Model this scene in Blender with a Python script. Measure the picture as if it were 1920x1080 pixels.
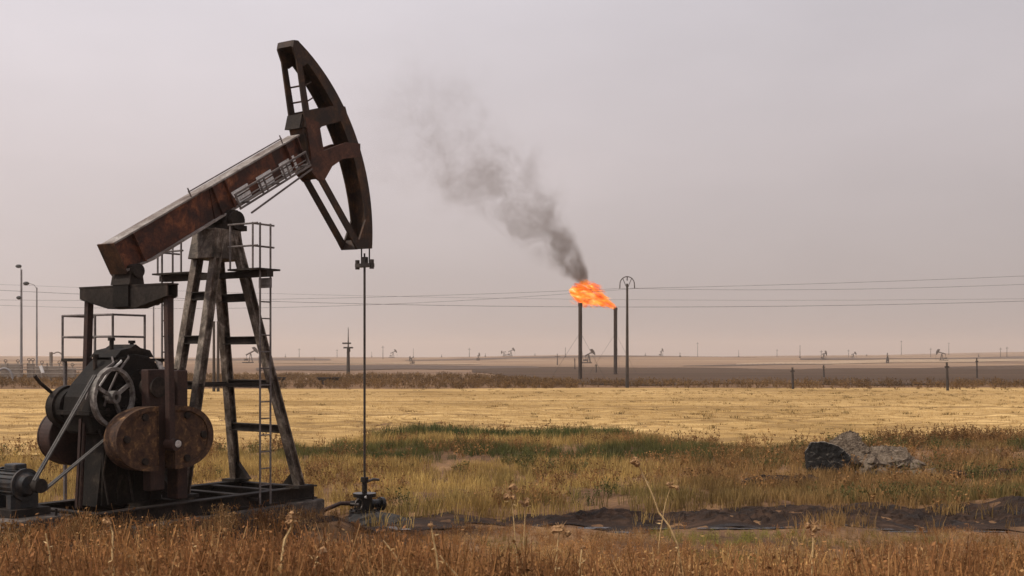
import bpy, math, random
import numpy as np
from mathutils import Vector, Matrix

for o in list(bpy.data.objects):
    bpy.data.objects.remove(o, do_unlink=True)
random.seed(4)
rng = np.random.default_rng(11)
sc = bpy.context.scene
col = sc.collection
R = math.radians

# ------------------------------------------------------------------ camera
EYE = 3.5
FPX = 2200.0                       # focal length in pixels of the 1920 wide photograph
HORIZON = 670.0
cd = bpy.data.cameras.new('camera')
cam = bpy.data.objects.new('camera', cd)
col.objects.link(cam)
cam.location = (0, 0, EYE)
cam.rotation_euler = (R(90), 0, 0)
cd.sensor_width = 36
cd.lens = 36 * FPX / 1920
cd.shift_y = (HORIZON - 540) / 1920
cd.clip_start = 0.1
cd.clip_end = 20000
cd.dof.use_dof = True
cd.dof.focus_distance = 23
cd.dof.aperture_fstop = 3.5
sc.camera = cam

# ------------------------------------------------------------------ sun and sky
SUN = Vector((-0.80, -0.30, 1.05)).normalized()
SUN_EL = math.asin(SUN.z)
SUN_ROT = math.atan2(SUN.x, SUN.y)
world = bpy.data.worlds.new('World')
sc.world = world
world.use_nodes = True
wn, wl = world.node_tree.nodes, world.node_tree.links
wn.clear()
w_out = wn.new('ShaderNodeOutputWorld')
w_bg = wn.new('ShaderNodeBackground')
w_bg.inputs['Strength'].default_value = 0.1
w_sky = wn.new('ShaderNodeTexSky')
w_sky.sky_type = 'NISHITA'
w_sky.sun_disc = False
w_sky.sun_elevation = SUN_EL
w_sky.sun_rotation = SUN_ROT
w_sky.dust_density = 6.0
w_sky.air_density = 1.0
w_sky.ozone_density = 1.0
w_tc = wn.new('ShaderNodeTexCoord')
# the dust veil: pale mauve grey, brighter towards the sun and up, with soft thin cloud
w_dot = wn.new('ShaderNodeVectorMath'); w_dot.operation = 'DOT_PRODUCT'
w_dot.inputs[1].default_value = tuple(SUN)
wl.new(w_tc.outputs['Generated'], w_dot.inputs[0])
w_map = wn.new('ShaderNodeMapRange')
w_map.inputs['From Min'].default_value = -1; w_map.inputs['From Max'].default_value = 1
w_map.inputs['To Min'].default_value = 0.44; w_map.inputs['To Max'].default_value = 1.72
wl.new(w_dot.outputs['Value'], w_map.inputs['Value'])
w_sep = wn.new('ShaderNodeSeparateXYZ')
wl.new(w_tc.outputs['Generated'], w_sep.inputs[0])
w_ramp = wn.new('ShaderNodeValToRGB')
w_ramp.color_ramp.elements[0].position = 0.0
w_ramp.color_ramp.elements[0].color = (0.515, 0.452, 0.438, 1)
w_ramp.color_ramp.elements[1].position = 0.32
w_ramp.color_ramp.elements[1].color = (0.665, 0.625, 0.66, 1)
e = w_ramp.color_ramp.elements.new(0.16); e.color = (0.64, 0.572, 0.578, 1)
wl.new(w_sep.outputs['Z'], w_ramp.inputs['Fac'])
w_mp = wn.new('ShaderNodeMapping'); w_mp.inputs['Scale'].default_value = (2.2, 2.2, 6.0)
wl.new(w_tc.outputs['Generated'], w_mp.inputs['Vector'])
w_nz = wn.new('ShaderNodeTexNoise'); w_nz.inputs['Scale'].default_value = 1.6
w_nz.inputs['Detail'].default_value = 5; w_nz.inputs['Roughness'].default_value = 0.5
wl.new(w_mp.outputs['Vector'], w_nz.inputs['Vector'])
w_cr = wn.new('ShaderNodeMapRange')
w_cr.inputs['From Min'].default_value = 0.3; w_cr.inputs['From Max'].default_value = 0.7
w_cr.inputs['To Min'].default_value = 0.945; w_cr.inputs['To Max'].default_value = 1.055
wl.new(w_nz.outputs['Fac'], w_cr.inputs['Value'])
w_mul = wn.new('ShaderNodeMath'); w_mul.operation = 'MULTIPLY'
wl.new(w_map.outputs[0], w_mul.inputs[0]); wl.new(w_cr.outputs[0], w_mul.inputs[1])
w_mul2 = wn.new('ShaderNodeMath'); w_mul2.operation = 'MULTIPLY'; w_mul2.inputs[1].default_value = 10.0
wl.new(w_mul.outputs[0], w_mul2.inputs[0])
w_vm = wn.new('ShaderNodeVectorMath'); w_vm.operation = 'SCALE'
wl.new(w_ramp.outputs['Color'], w_vm.inputs[0]); wl.new(w_mul2.outputs[0], w_vm.inputs['Scale'])
w_mix = wn.new('ShaderNodeMix'); w_mix.data_type = 'RGBA'
w_mix.inputs['Factor'].default_value = 0.90
wl.new(w_sky.outputs['Color'], w_mix.inputs[6]); wl.new(w_vm.outputs['Vector'], w_mix.inputs[7])
wl.new(w_mix.outputs[2], w_bg.inputs['Color'])
wl.new(w_bg.outputs[0], w_out.inputs['Surface'])

sl = bpy.data.lights.new('sun', 'SUN')
sun = bpy.data.objects.new('sun', sl)
col.objects.link(sun)
sl.energy = 2.9
sl.angle = R(3)
sl.color = (1.0, 0.93, 0.82)
sun.rotation_euler = (-SUN).to_track_quat('-Z', 'Y').to_euler()
sun.location = (0, 0, 60)

sc.view_settings.view_transform = 'Standard'
sc.view_settings.look = 'None'
sc.view_settings.exposure = 0
sc.view_settings.gamma = 1
sc.view_settings.use_curve_mapping = False
sc.render.engine = 'CYCLES'
sc.cycles.use_denoising = True
sc.cycles.max_bounces = 6
sc.cycles.diffuse_bounces = 2
sc.cycles.glossy_bounces = 2
sc.cycles.transmission_bounces = 3
sc.cycles.transparent_max_bounces = 8
sc.cycles.volume_bounces = 1

# ------------------------------------------------------------------ materials
def new_mat(name):
    m = bpy.data.materials.new(name)
    m.use_nodes = True
    n = m.node_tree.nodes
    return m, n, m.node_tree.links, n['Principled BSDF']

def noise(n, l, vec, scale, detail=4, rough=0.55, dist=0.0):
    t = n.new('ShaderNodeTexNoise')
    t.inputs['Scale'].default_value = scale
    t.inputs['Detail'].default_value = detail
    t.inputs['Roughness'].default_value = rough
    t.inputs['Distortion'].default_value = dist
    if vec is not None:
        l.new(vec, t.inputs['Vector'])
    return t.outputs['Fac']

def ramp(n, l, fac, stops):
    r = n.new('ShaderNodeValToRGB')
    els = r.color_ramp.elements
    els[0].position, els[0].color = stops[0][0], (*stops[0][1], 1)
    els[1].position, els[1].color = stops[-1][0], (*stops[-1][1], 1)
    for p, c in stops[1:-1]:
        q = els.new(p); q.color = (*c, 1)
    l.new(fac, r.inputs['Fac'])
    return r.outputs['Color']

def mixc(n, l, fac, a, b, mode='MIX'):
    m = n.new('ShaderNodeMix'); m.data_type = 'RGBA'; m.blend_type = mode
    if isinstance(fac, float): m.inputs['Factor'].default_value = fac
    else: l.new(fac, m.inputs['Factor'])
    for k, v in ((6, a), (7, b)):
        if isinstance(v, tuple): m.inputs[k].default_value = (*v, 1)
        else: l.new(v, m.inputs[k])
    return m.outputs[2]

def coords(n, l, kind='Object', scale=(1, 1, 1)):
    tc = n.new('ShaderNodeTexCoord')
    mp = n.new('ShaderNodeMapping')
    mp.inputs['Scale'].default_value = scale
    l.new(tc.outputs[kind], mp.inputs['Vector'])
    return mp.outputs['Vector']

def bump(n, l, b, height, strength=0.3, dist=0.02):
    k = n.new('ShaderNodeBump')
    k.inputs['Strength'].default_value = strength
    k.inputs['Distance'].default_value = dist
    l.new(height, k.inputs['Height'])
    l.new(k.outputs[0], b.inputs['Normal'])

def metal_paint(name, stops, scale=3.0, streak=None, rough=(0.5, 0.85), metallic=0.0, fine=26.0, lo=0.58, hi=1.4, spec=0.28):
    """worn, rusted steel: blotches from `stops`, vertical run marks, fine grain and relief"""
    m, n, l, b = new_mat(name)
    v = coords(n, l)
    f1 = noise(n, l, v, scale, 7, 0.65, 0.6)
    c = ramp(n, l, f1, stops)
    if streak:
        vs = coords(n, l, 'Object', (3.2, 3.2, 0.9))
        f2 = noise(n, l, vs, 2.4, 6, 0.65, 0.8)
        fr = ramp(n, l, f2, [(0.46, (0, 0, 0)), (0.66, (0.8, 0.8, 0.8))])
        c = mixc(n, l, fr, c, streak)
    f3 = noise(n, l, v, fine, 4, 0.7)
    g = ramp(n, l, f3, [(0.3, (lo,) * 3), (0.72, (hi,) * 3)])
    c = mixc(n, l, 1.0, c, g, 'MULTIPLY')
    l.new(c, b.inputs['Base Color'])
    b.inputs['Metallic'].default_value = metallic
    b.inputs['Specular IOR Level'].default_value = spec
    rr = n.new('ShaderNodeMapRange')
    rr.inputs['To Min'].default_value, rr.inputs['To Max'].default_value = rough
    l.new(f1, rr.inputs['Value'])
    l.new(rr.outputs[0], b.inputs['Roughness'])
    bump(n, l, b, f3, 0.35, 0.01)
    return m

M = {}
M['beam_web'] = metal_paint('rusted_beam_paint', [(0.30, (0.014, 0.009, 0.007)), (0.45, (0.045, 0.018, 0.012)),
    (0.56, (0.11, 0.036, 0.018)), (0.68, (0.24, 0.085, 0.035)), (0.80, (0.34, 0.24, 0.18))], 2.3, (0.03, 0.014, 0.010))
M['beam_flange'] = metal_paint('worn_grey_flange_paint', [(0.3, (0.06, 0.032, 0.02)), (0.45, (0.15, 0.12, 0.10)), (0.7, (0.32, 0.29, 0.265))], 2.6)
M['head'] = metal_paint('brown_rust_steel', [(0.28, (0.010, 0.007, 0.005)), (0.48, (0.036, 0.019, 0.011)),
    (0.62, (0.08, 0.037, 0.017)), (0.8, (0.15, 0.08, 0.036))], 3.2, (0.02, 0.012, 0.008))
M['head_red'] = metal_paint('red_brown_rust_steel', [(0.3, (0.02, 0.010, 0.007)), (0.5, (0.07, 0.027, 0.016)), (0.75, (0.14, 0.06, 0.032))], 3.6)
M['leg'] = metal_paint('weathered_grey_steel', [(0.28, (0.022, 0.017, 0.013)), (0.44, (0.065, 0.050, 0.038)),
    (0.56, (0.16, 0.128, 0.10)), (0.72, (0.36, 0.30, 0.25))], 3.4, (0.05, 0.028, 0.017))
M['dark_steel'] = metal_paint('dark_oily_steel', [(0.3, (0.010, 0.008, 0.007)), (0.55, (0.028, 0.022, 0.018)), (0.8, (0.075, 0.05, 0.038))], 2.2, None, (0.6, 0.85), spec=0.12)
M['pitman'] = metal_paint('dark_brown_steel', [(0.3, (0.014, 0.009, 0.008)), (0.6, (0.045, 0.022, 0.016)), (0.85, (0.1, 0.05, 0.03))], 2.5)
M['weight'] = metal_paint('ochre_rust_casting', [(0.25, (0.018, 0.010, 0.007)), (0.42, (0.045, 0.023, 0.014)), (0.56, (0.078, 0.041, 0.021)),
    (0.66, (0.17, 0.09, 0.038)), (0.78, (0.27, 0.18, 0.095))], 8.0, None, (0.7, 0.95))
M['weight_face'] = metal_paint('dark_rust_casting', [(0.3, (0.016, 0.010, 0.008)), (0.46, (0.05, 0.026, 0.016)), (0.58, (0.11, 0.058, 0.028)), (0.72, (0.2, 0.125, 0.06))], 7.0, None, (0.7, 0.95))
M['gear'] = metal_paint('oily_gearbox_casting', [(0.3, (0.005, 0.0045, 0.004)), (0.55, (0.016, 0.013, 0.011)), (0.70, (0.045, 0.035, 0.026)), (0.84, (0.15, 0.115, 0.085))], 2.6, (0.012, 0.010, 0.008), (0.55, 0.85), spec=0.1)
M['pulley'] = metal_paint('worn_bright_casting', [(0.3, (0.04, 0.034, 0.03)), (0.48, (0.14, 0.125, 0.11)), (0.7, (0.34, 0.31, 0.28))], 5.0)
M['rail'] = metal_paint('grey_pipe_rail', [(0.3, (0.07, 0.055, 0.05)), (0.6, (0.15, 0.13, 0.12)), (0.8, (0.24, 0.2, 0.18))], 3.0)
M['motor'] = metal_paint('dark_blue_grey_motor_paint', [(0.3, (0.010, 0.011, 0.012)), (0.55, (0.026, 0.028, 0.03)), (0.8, (0.07, 0.066, 0.062))], 2.5, (0.05, 0.035, 0.025), (0.35, 0.65))
M['bright'] = metal_paint('worn_bare_metal', [(0.3, (0.3, 0.27, 0.24)), (0.7, (0.62, 0.6, 0.57))], 6.0)
M['rod'] = metal_paint('oiled_rod_steel', [(0.3, (0.03, 0.025, 0.022)), (0.7, (0.08, 0.065, 0.055))], 4.0, None, (0.3, 0.5), 0.4)
M['belt'] = metal_paint('black_rubber', [(0.3, (0.035, 0.032, 0.03)), (0.7, (0.09, 0.08, 0.07))], 4.0)
M['oil'] = metal_paint('crude_oil_black', [(0.3, (0.004, 0.004, 0.005)), (0.7, (0.015, 0.013, 0.012))], 4.0, None, (0.12, 0.5))
M['concrete'] = metal_paint('stained_concrete', [(0.3, (0.02, 0.016, 0.013)), (0.5, (0.07, 0.056, 0.046)), (0.72, (0.16, 0.135, 0.115))], 2.6, None, (0.8, 0.95))
M['rubble'] = metal_paint('broken_grey_concrete', [(0.25, (0.045, 0.032, 0.022)), (0.45, (0.12, 0.088, 0.06)), (0.62, (0.18, 0.138, 0.098)), (0.8, (0.28, 0.225, 0.17))], 3.6, None, (0.85, 0.98), 0, 14, 0.45, 1.35)
M['tar'] = metal_paint('tarred_concrete', [(0.3, (0.010, 0.010, 0.010)), (0.6, (0.035, 0.03, 0.027)), (0.85, (0.13, 0.11, 0.09))], 2.2, None, (0.6, 0.9))
M['pole'] = metal_paint('dark_weathered_pole', [(0.3, (0.02, 0.016, 0.014)), (0.7, (0.06, 0.048, 0.04))], 1.0)
M['lamp'] = metal_paint('grey_galvanised_pole', [(0.3, (0.14, 0.13, 0.13)), (0.7, (0.26, 0.25, 0.25))], 1.0)
M['lamp_head'] = metal_paint('dark_lamp_housing', [(0.3, (0.02, 0.02, 0.02)), (0.7, (0.05, 0.05, 0.05))], 1.0)
M['stack'] = metal_paint('sooty_flare_pipe', [(0.3, (0.018, 0.012, 0.009)), (0.7, (0.055, 0.035, 0.026))], 0.8)
M['yard'] = metal_paint('yard_pipe_paint', [(0.3, (0.13, 0.105, 0.085)), (0.7, (0.27, 0.225, 0.185))], 0.8)
M['white'] = metal_paint('chalky_white_paint', [(0.3, (0.55, 0.53, 0.5)), (0.7, (0.75, 0.74, 0.72))], 2.0)
M['wire'] = metal_paint('dull_wire', [(0.3, (0.05, 0.045, 0.045)), (0.7, (0.08, 0.075, 0.07))], 1.0)

def ground_mat():
    m, n, l, b = new_mat('dry_soil')
    v = coords(n, l)
    f1 = noise(n, l, v, 0.35, 6, 0.6, 0.4)
    c = ramp(n, l, f1, [(0.25, (0.055, 0.032, 0.019)), (0.45, (0.12, 0.066, 0.034)), (0.62, (0.2, 0.115, 0.055)), (0.8, (0.28, 0.18, 0.085))])
    f2 = noise(n, l, v, 7.0, 6, 0.7)
    c = mixc(n, l, 1.0, c, ramp(n, l, f2, [(0.3, (0.55, 0.55, 0.55)), (0.7, (1.4, 1.35, 1.3))]), 'MULTIPLY')
    # the far country: pale stubble and bare earth in long strips
    vs = coords(n, l, 'Object', (0.0012, 0.0045, 1))
    f3 = noise(n, l, vs, 1.0, 5, 0.55, 0.5)
    far = ramp(n, l, f3, [(0.3, (0.07, 0.043, 0.03)), (0.40, (0.16, 0.10, 0.062)), (0.48, (0.27, 0.175, 0.105)), (0.56, (0.15, 0.092, 0.058)), (0.62, (0.25, 0.16, 0.097)), (0.75, (0.36, 0.25, 0.155))])
    tc = n.new('ShaderNodeTexCoord'); sp = n.new('ShaderNodeSeparateXYZ')
    l.new(tc.outputs['Object'], sp.inputs[0])
    mr = n.new('ShaderNodeMapRange'); mr.interpolation_type = 'SMOOTHSTEP'
    mr.inputs['From Min'].default_value = 150; mr.inputs['From Max'].default_value = 260
    l.new(sp.outputs['Y'], mr.inputs['Value'])
    c = mixc(n, l, mr.outputs[0], c, far)
    l.new(c, b.inputs['Base Color'])
    b.inputs['Roughness'].default_value = 0.95
    b.inputs['Specular IOR Level'].default_value = 0.15
    bump(n, l, b, f2, 0.6, 0.06)
    return m

def stubble_mat():
    m, n, l, b = new_mat('golden_stubble')
    v = coords(n, l, 'Object', (0.045, 1.1, 1))
    f1 = noise(n, l, v, 1.0, 6, 0.62, 0.25)
    c = ramp(n, l, f1, [(0.30, (0.15, 0.088, 0.034)), (0.42, (0.31, 0.195, 0.075)), (0.54, (0.45, 0.29, 0.114)), (0.72, (0.58, 0.40, 0.175))])
    v2 = coords(n, l, 'Object', (0.05, 0.05, 1))
    f2 = noise(n, l, v2, 1.0, 4, 0.55)
    c = mixc(n, l, 1.0, c, ramp(n, l, f2, [(0.32, (0.62, 0.58, 0.48)), (0.5, (0.98, 0.97, 0.94)), (0.68, (1.18, 1.19, 1.22))]), 'MULTIPLY')
    v3 = coords(n, l, 'Object', (0.02, 0.33, 1))
    f3 = noise(n, l, v3, 1.0, 3, 0.5, 0.3)
    c = mixc(n, l, ramp(n, l, f3, [(0.38, (0.9, 0.9, 0.9)), (0.45, (0, 0, 0))]), c, (0.25, 0.155, 0.06))
    f4 = noise(n, l, coords(n, l), 9.0, 5, 0.7)
    c = mixc(n, l, 1.0, c, ramp(n, l, f4, [(0.3, (0.72, 0.72, 0.72)), (0.7, (1.22, 1.22, 1.22))]), 'MULTIPLY')
    l.new(c, b.inputs['Base Color'])
    b.inputs['Roughness'].default_value = 0.95
    b.inputs['Specular IOR Level'].default_value = 0.1
    bump(n, l, b, f4, 0.5, 0.05)
    return m

def plough_mat():
    m, n, l, b = new_mat('dark_ploughed_earth')
    v = coords(n, l, 'Object', (0.012, 0.05, 1))
    f1 = noise(n, l, v, 1.0, 6, 0.6, 0.4)
    c = ramp(n, l, f1, [(0.3, (0.046, 0.027, 0.016)), (0.55, (0.068, 0.041, 0.025)), (0.78, (0.11, 0.07, 0.043))])
    l.new(c, b.inputs['Base Color'])
    b.inputs['Roughness'].default_value = 0.95
    b.inputs['Specular IOR Level'].default_value = 0.1
    return m

def mud_mat():
    m, n, l, b = new_mat('oily_mud')
    v = coords(n, l, 'Object', (0.8, 2.4, 1))
    f1 = noise(n, l, v, 1.2, 7, 0.65, 0.5)
    c = ramp(n, l, f1, [(0.3, (0.009, 0.007, 0.006)), (0.5, (0.034, 0.021, 0.015)), (0.66, (0.07, 0.041, 0.027)), (0.85, (0.12, 0.075, 0.048))])
    l.new(c, b.inputs['Base Color'])
    b.inputs['Specular IOR Level'].default_value = 0.12
    rr = ramp(n, l, f1, [(0.36, (0.45, 0.45, 0.45)), (0.48, (0.95, 0.95, 0.95))])
    l.new(rr, b.inputs['Roughness'])
    f2 = noise(n, l, coords(n, l), 6.0, 6, 0.7)
    bump(n, l, b, f2, 0.8, 0.08)
    return m

def water_mat():
    m, n, l, b = new_mat('standing_oily_water')
    b.inputs['Base Color'].default_value = (0.03, 0.028, 0.028, 1)
    b.inputs['Roughness'].default_value = 0.13
    b.inputs['Specular IOR Level'].default_value = 0.5
    bump(n, l, b, noise(n, l, coords(n, l), 5.0, 4), 0.5, 0.04)
    return m

def foliage_mat(name, trans=0.3):
    m, n, l, b = new_mat(name)
    at = n.new('ShaderNodeAttribute'); at.attribute_name = 'tint'
    b.inputs['Roughness'].default_value = 0.8
    b.inputs['Specular IOR Level'].default_value = 0.15
    l.new(at.outputs['Color'], b.inputs['Base Color'])
    t = n.new('ShaderNodeBsdfTranslucent'); l.new(at.outputs['Color'], t.inputs['Color'])
    mx = n.new('ShaderNodeMixShader'); mx.inputs[0].default_value = trans
    l.new(b.outputs[0], mx.inputs[1]); l.new(t.outputs[0], mx.inputs[2])
    l.new(mx.outputs[0], n['Material Output'].inputs['Surface'])
    return m
M['ground'] = ground_mat(); M['stubble'] = stubble_mat(); M['plough'] = plough_mat(); M['mud'] = mud_mat()
M['water'] = water_mat(); M['foliage'] = foliage_mat('dry_plant')
M['straw'] = metal_paint('pale_straw_stem', [(0.3, (0.38, 0.24, 0.10)), (0.7, (0.6, 0.42, 0.2))], 8.0)
M['seed'] = metal_paint('brown_seed_head', [(0.3, (0.16, 0.075, 0.03)), (0.7, (0.42, 0.25, 0.11))], 14.0)

# ------------------------------------------------------------------ mesh helpers
class MB:
    def __init__(s): s.v = []; s.f = []
    def add(s, vs, fs):
        k = len(s.v); s.v += [tuple(p) for p in vs]; s.f += [tuple(i + k for i in q) for q in fs]; return s
    def box(s, lo, hi):
        (a, b, c), (d, e_, f) = lo, hi
        return s.add([(a, b, c), (d, b, c), (d, e_, c), (a, e_, c), (a, b, f), (d, b, f), (d, e_, f), (a, e_, f)],
                     [(0, 3, 2, 1), (4, 5, 6, 7), (0, 1, 5, 4), (1, 2, 6, 5), (2, 3, 7, 6), (3, 0, 4, 7)])
    def bar(s, p, q, w, h, up=(0, 0, 1), off=(0, 0)):
        p, q = Vector(p), Vector(q)
        d = (q - p).normalized(); side = d.cross(Vector(up))
        if side.length < 1e-4: side = d.cross(Vector((1, 0, 0)))
        side.normalize(); u = side.cross(d).normalized()
        pts = []
        for c in (p, q):
            for a, b in ((-1, -1), (1, -1), (1, 1), (-1, 1)):
                pts.append(c + side * (a * w / 2 + off[0]) + u * (b * h / 2 + off[1]))
        return s.add(pts, [(0, 3, 2, 1), (4, 5, 6, 7), (0, 1, 5, 4), (1, 2, 6, 5), (2, 3, 7, 6), (3, 0, 4, 7)])
    def ibar(s, p, q, w, h, t=0.025, up=(0, 0, 1)):
        s.bar(p, q, t, h - 2 * t, up)
        s.bar(p, q, w, t, up, (0, h / 2 - t / 2)); s.bar(p, q, w, t, up, (0, -h / 2 + t / 2)); return s
    def tube(s, p, q, r, n=10, r2=None, cap=True):
        p, q = Vector(p), Vector(q); r2 = r if r2 is None else r2
        d = (q - p).normalized(); a = d.orthogonal().normalized(); b = d.cross(a)
        vs = []
        for c, rr in ((p, r), (q, r2)):
            for i in range(n):
                t = 2 * math.pi * i / n
                vs.append(c + (a * math.cos(t) + b * math.sin(t)) * rr)
        fs = [(i, (i + 1) % n, n + (i + 1) % n, n + i) for i in range(n)]
        if cap: fs += [tuple(range(n - 1, -1, -1)), tuple(range(n, 2 * n))]
        return s.add(vs, fs)
    def path(s, pts, r, n=8, rend=None):
        pts = [Vector(p) for p in pts]; k = len(pts); vs = []; fs = []
        a = None
        for i, p in enumerate(pts):
            d = (pts[min(i + 1, k - 1)] - pts[max(i - 1, 0)]).normalized()
            a = d.orthogonal().normalized() if a is None else (a - d * a.dot(d)).normalized()
            b = d.cross(a)
            rr = r if rend is None else r + (rend - r) * i / (k - 1)
            for j in range(n):
                t = 2 * math.pi * j / n
                vs.append(p + (a * math.cos(t) + b * math.sin(t)) * rr)
        for i in range(k - 1):
            for j in range(n):
                fs.append((i * n + j, i * n + (j + 1) % n, (i + 1) * n + (j + 1) % n, (i + 1) * n + j))
        fs += [tuple(range(n - 1, -1, -1)), tuple(range((k - 1) * n, k * n))]
        return s.add(vs, fs)
    def prism(s, poly, y0, y1):                       # polygon in (x, z), extruded along y
        n = len(poly)
        vs = [(x, y0, z) for x, z in poly] + [(x, y1, z) for x, z in poly]
        fs = [tuple(range(n)), tuple(range(2 * n - 1, n - 1, -1))]
        fs += [(i, n + i, n + (i + 1) % n, (i + 1) % n) for i in range(n)]
        return s.add(vs, fs)
    def ring(s, c, r0, r1, y0, y1, n=32):             # annulus about the y axis
        vs = []
        for y in (y0, y1):
            for r in (r0, r1):
                for i in range(n):
                    t = 2 * math.pi * i / n
                    vs.append((c[0] + r * math.cos(t), c[1] + y, c[2] + r * math.sin(t)))
        fs = []
        for i in range(n):
            j = (i + 1) % n
            fs += [(i, j, n + j, n + i), (2 * n + i, 3 * n + i, 3 * n + j, 2 * n + j), (n + i, n + j, 3 * n + j, 3 * n + i), (i, 2 * n + i, 2 * n + j, j)]
        return s.add(vs, fs)
    def blob(s, c, r, n=10, k=7, jit=0.0, seed=0):
        q = random.Random(seed); vs = []; fs = []
        for i in range(k):
            ph = math.pi * (i + 0.5) / k
            for j in range(n):
                t = 2 * math.pi * j / n; m = 1 + q.uniform(-jit, jit)
                vs.append((c[0] + r[0] * m * math.sin(ph) * math.cos(t), c[1] + r[1] * m * math.sin(ph) * math.sin(t), c[2] - r[2] * m * math.cos(ph)))
        for i in range(k - 1):
            for j in range(n):
                fs.append((i * n + j, i * n + (j + 1) % n, (i + 1) * n + (j + 1) % n, (i + 1) * n + j))
        fs += [tuple(range(n - 1, -1, -1)), tuple(range((k - 1) * n, k * n))]
        return s.add(vs, fs)
    def build(s, name, mat, parent=None, smooth=False, bevel=0.0):
        me = bpy.data.meshes.new(name)
        me.from_pydata(s.v, [], s.f)
        me.update()
        if smooth:
            for p in me.polygons: p.use_smooth = True
            try: me.set_sharp_from_angle(angle=R(40))
            except Exception: pass
        me.materials.append(mat)
        o = bpy.data.objects.new(name, me)
        col.objects.link(o)
        o.parent = parent
        if bevel:
            b = o.modifiers.new('bevel', 'BEVEL'); b.width = bevel; b.segments = 2; b.limit_method = 'ANGLE'
        return o

def tag(o, label=None, cat=None, group=None, kind=None):
    if label: o['label'] = label
    if cat: o['category'] = cat
    if group: o['group'] = group
    if kind: o['kind'] = kind
    return o
def empty(name, loc, rz=0.0, label=None, cat=None, group=None):
    o = bpy.data.objects.new(name, None); col.objects.link(o)
    o.location = loc; o.rotation_euler = (0, 0, rz)
    return tag(o, label, cat, group)
def copy_tree(o, parent=None):
    c = o.copy(); col.objects.link(c); c.parent = parent
    for ch in list(o.children): copy_tree(ch, c)
    return c

def ss(a, b, x):
    t = np.clip((np.asarray(x, float) - a) / (b - a), 0, 1)
    return t * t * (3 - 2 * t)

# ------------------------------------------------------------------ terrain
PADA = R(57)
def hgt(x, y):
    x = np.asarray(x, float); y = np.asarray(y, float)
    z = 1.4 * (1 - ss(8.0, 18.5, y + 0.6 * np.sin(x * 0.55) + 0.25 * np.sin(x * 1.7)))
    near = ss(6, 10, y) * (1 - ss(60, 110, y))
    z = z + near * (0.05 * np.sin(x * 0.9 + y * 0.35) + 0.04 * np.sin(x * 2.1 - y * 1.3) + 0.03 * np.sin(x * 3.7 + y * 2.9))
    # the rutted track on the right
    tr = ss(-3.2, -1.0, x) * np.exp(-((y - 24.9 + 0.035 * x) / 0.8) ** 2)
    z = z - 0.12 * tr
    z = z + 0.14 * ss(1, 8, x) * np.exp(-((y - 27.2) / 0.9) ** 2)
    # the raised pad round the pump jack
    pu_ = (x + 5.3) * math.cos(PADA) + (y - 22.0) * math.sin(PADA); pv_ = -(x + 5.3) * math.sin(PADA) + (y - 22.0) * math.cos(PADA)
    z = z + (0.56 + 0.20 * (1 - ss(-4.6, -2.6, pu_))) * ss(-3.4, -1.45, pv_) * (1 - ss(1.6, 3.5, pv_)) * ss(-8.0, -5.8, pu_) * (1 - ss(0.9, 2.1, pu_)) * ss(13.5, 16.5, y)
    # low swells and a ridge far off
    side = ss(150, 900, x)
    rid = 4.0 + 7.5 * side + 1.5 * np.sin(x / 150.0 + 1.0) + 0.8 * np.sin(x / 57.0)
    z = z + rid * ss(430, 1500, y) - 26 * ss(1750, 5000, y)
    z = z + 1.1 * np.sin(x / 110.0 + y / 150.0) * ss(300, 520, y) * (1 - ss(900, 1400, y))
    return z
def H(x, y): return float(hgt(x, y))

def sheet(name, xs_of, ys, mat, lift=0.0, kind='structure'):
    """one grid: ys rows, xs_of(y) gives the x values of the row"""
    rows = [np.asarray(xs_of(y), float) for y in ys]
    nx = len(rows[0]); ny = len(ys)
    X = np.array(rows); Y = np.repeat(np.asarray(ys, float)[:, None], nx, 1)
    Z = hgt(X, Y) + lift
    V = np.stack([X, Y, Z], -1).reshape(-1, 3)
    i = np.arange((ny - 1) * (nx - 1)); r = i // (nx - 1); c = i % (nx - 1)
    a = r * nx + c
    F = np.stack([a, a + 1, a + nx + 1, a + nx], 1)
    return raw_mesh(name, V, F, mat, kind=kind)

def raw_mesh(name, V, F, mat, tint=None, kind=None, smooth=True):
    me = bpy.data.meshes.new(name)
    k = F.shape[1]
    me.vertices.add(len(V)); me.vertices.foreach_set('co', np.ascontiguousarray(V, dtype=np.float32).ravel())
    me.loops.add(F.size); me.loops.foreach_set('vertex_index', np.ascontiguousarray(F, dtype=np.int32).ravel())
    me.polygons.add(len(F)); me.polygons.foreach_set('loop_start', np.arange(0, F.size, k, dtype=np.int32))
    me.polygons.foreach_set('use_smooth', np.full(len(F), smooth))
    me.update(calc_edges=True)
    if tint is not None:
        at = me.color_attributes.new('tint', 'FLOAT_COLOR', 'POINT')
        at.data.foreach_set('color', np.concatenate([tint, np.ones((len(tint), 1))], 1).astype(np.float32).ravel())
    me.materials.append(mat)
    o = bpy.data.objects.new(name, me); col.objects.link(o)
    if kind: o['kind'] = kind
    return o

ys = np.concatenate([np.arange(-60, 6, 6.0), np.arange(6, 62, 0.5), np.geomspace(62, 6000, 130)])
us = np.linspace(-1.5, 1.5, 301); us = np.sign(us) * (0.55 * np.abs(us) + 0.45 * np.abs(us) ** 2.2)
g = sheet('ground', lambda y: us * (max(y, 0) * 1.1 + 45), ys, M['ground'])
tag(g, 'dry brown soil running out to the low ridge', 'ground')

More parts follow.
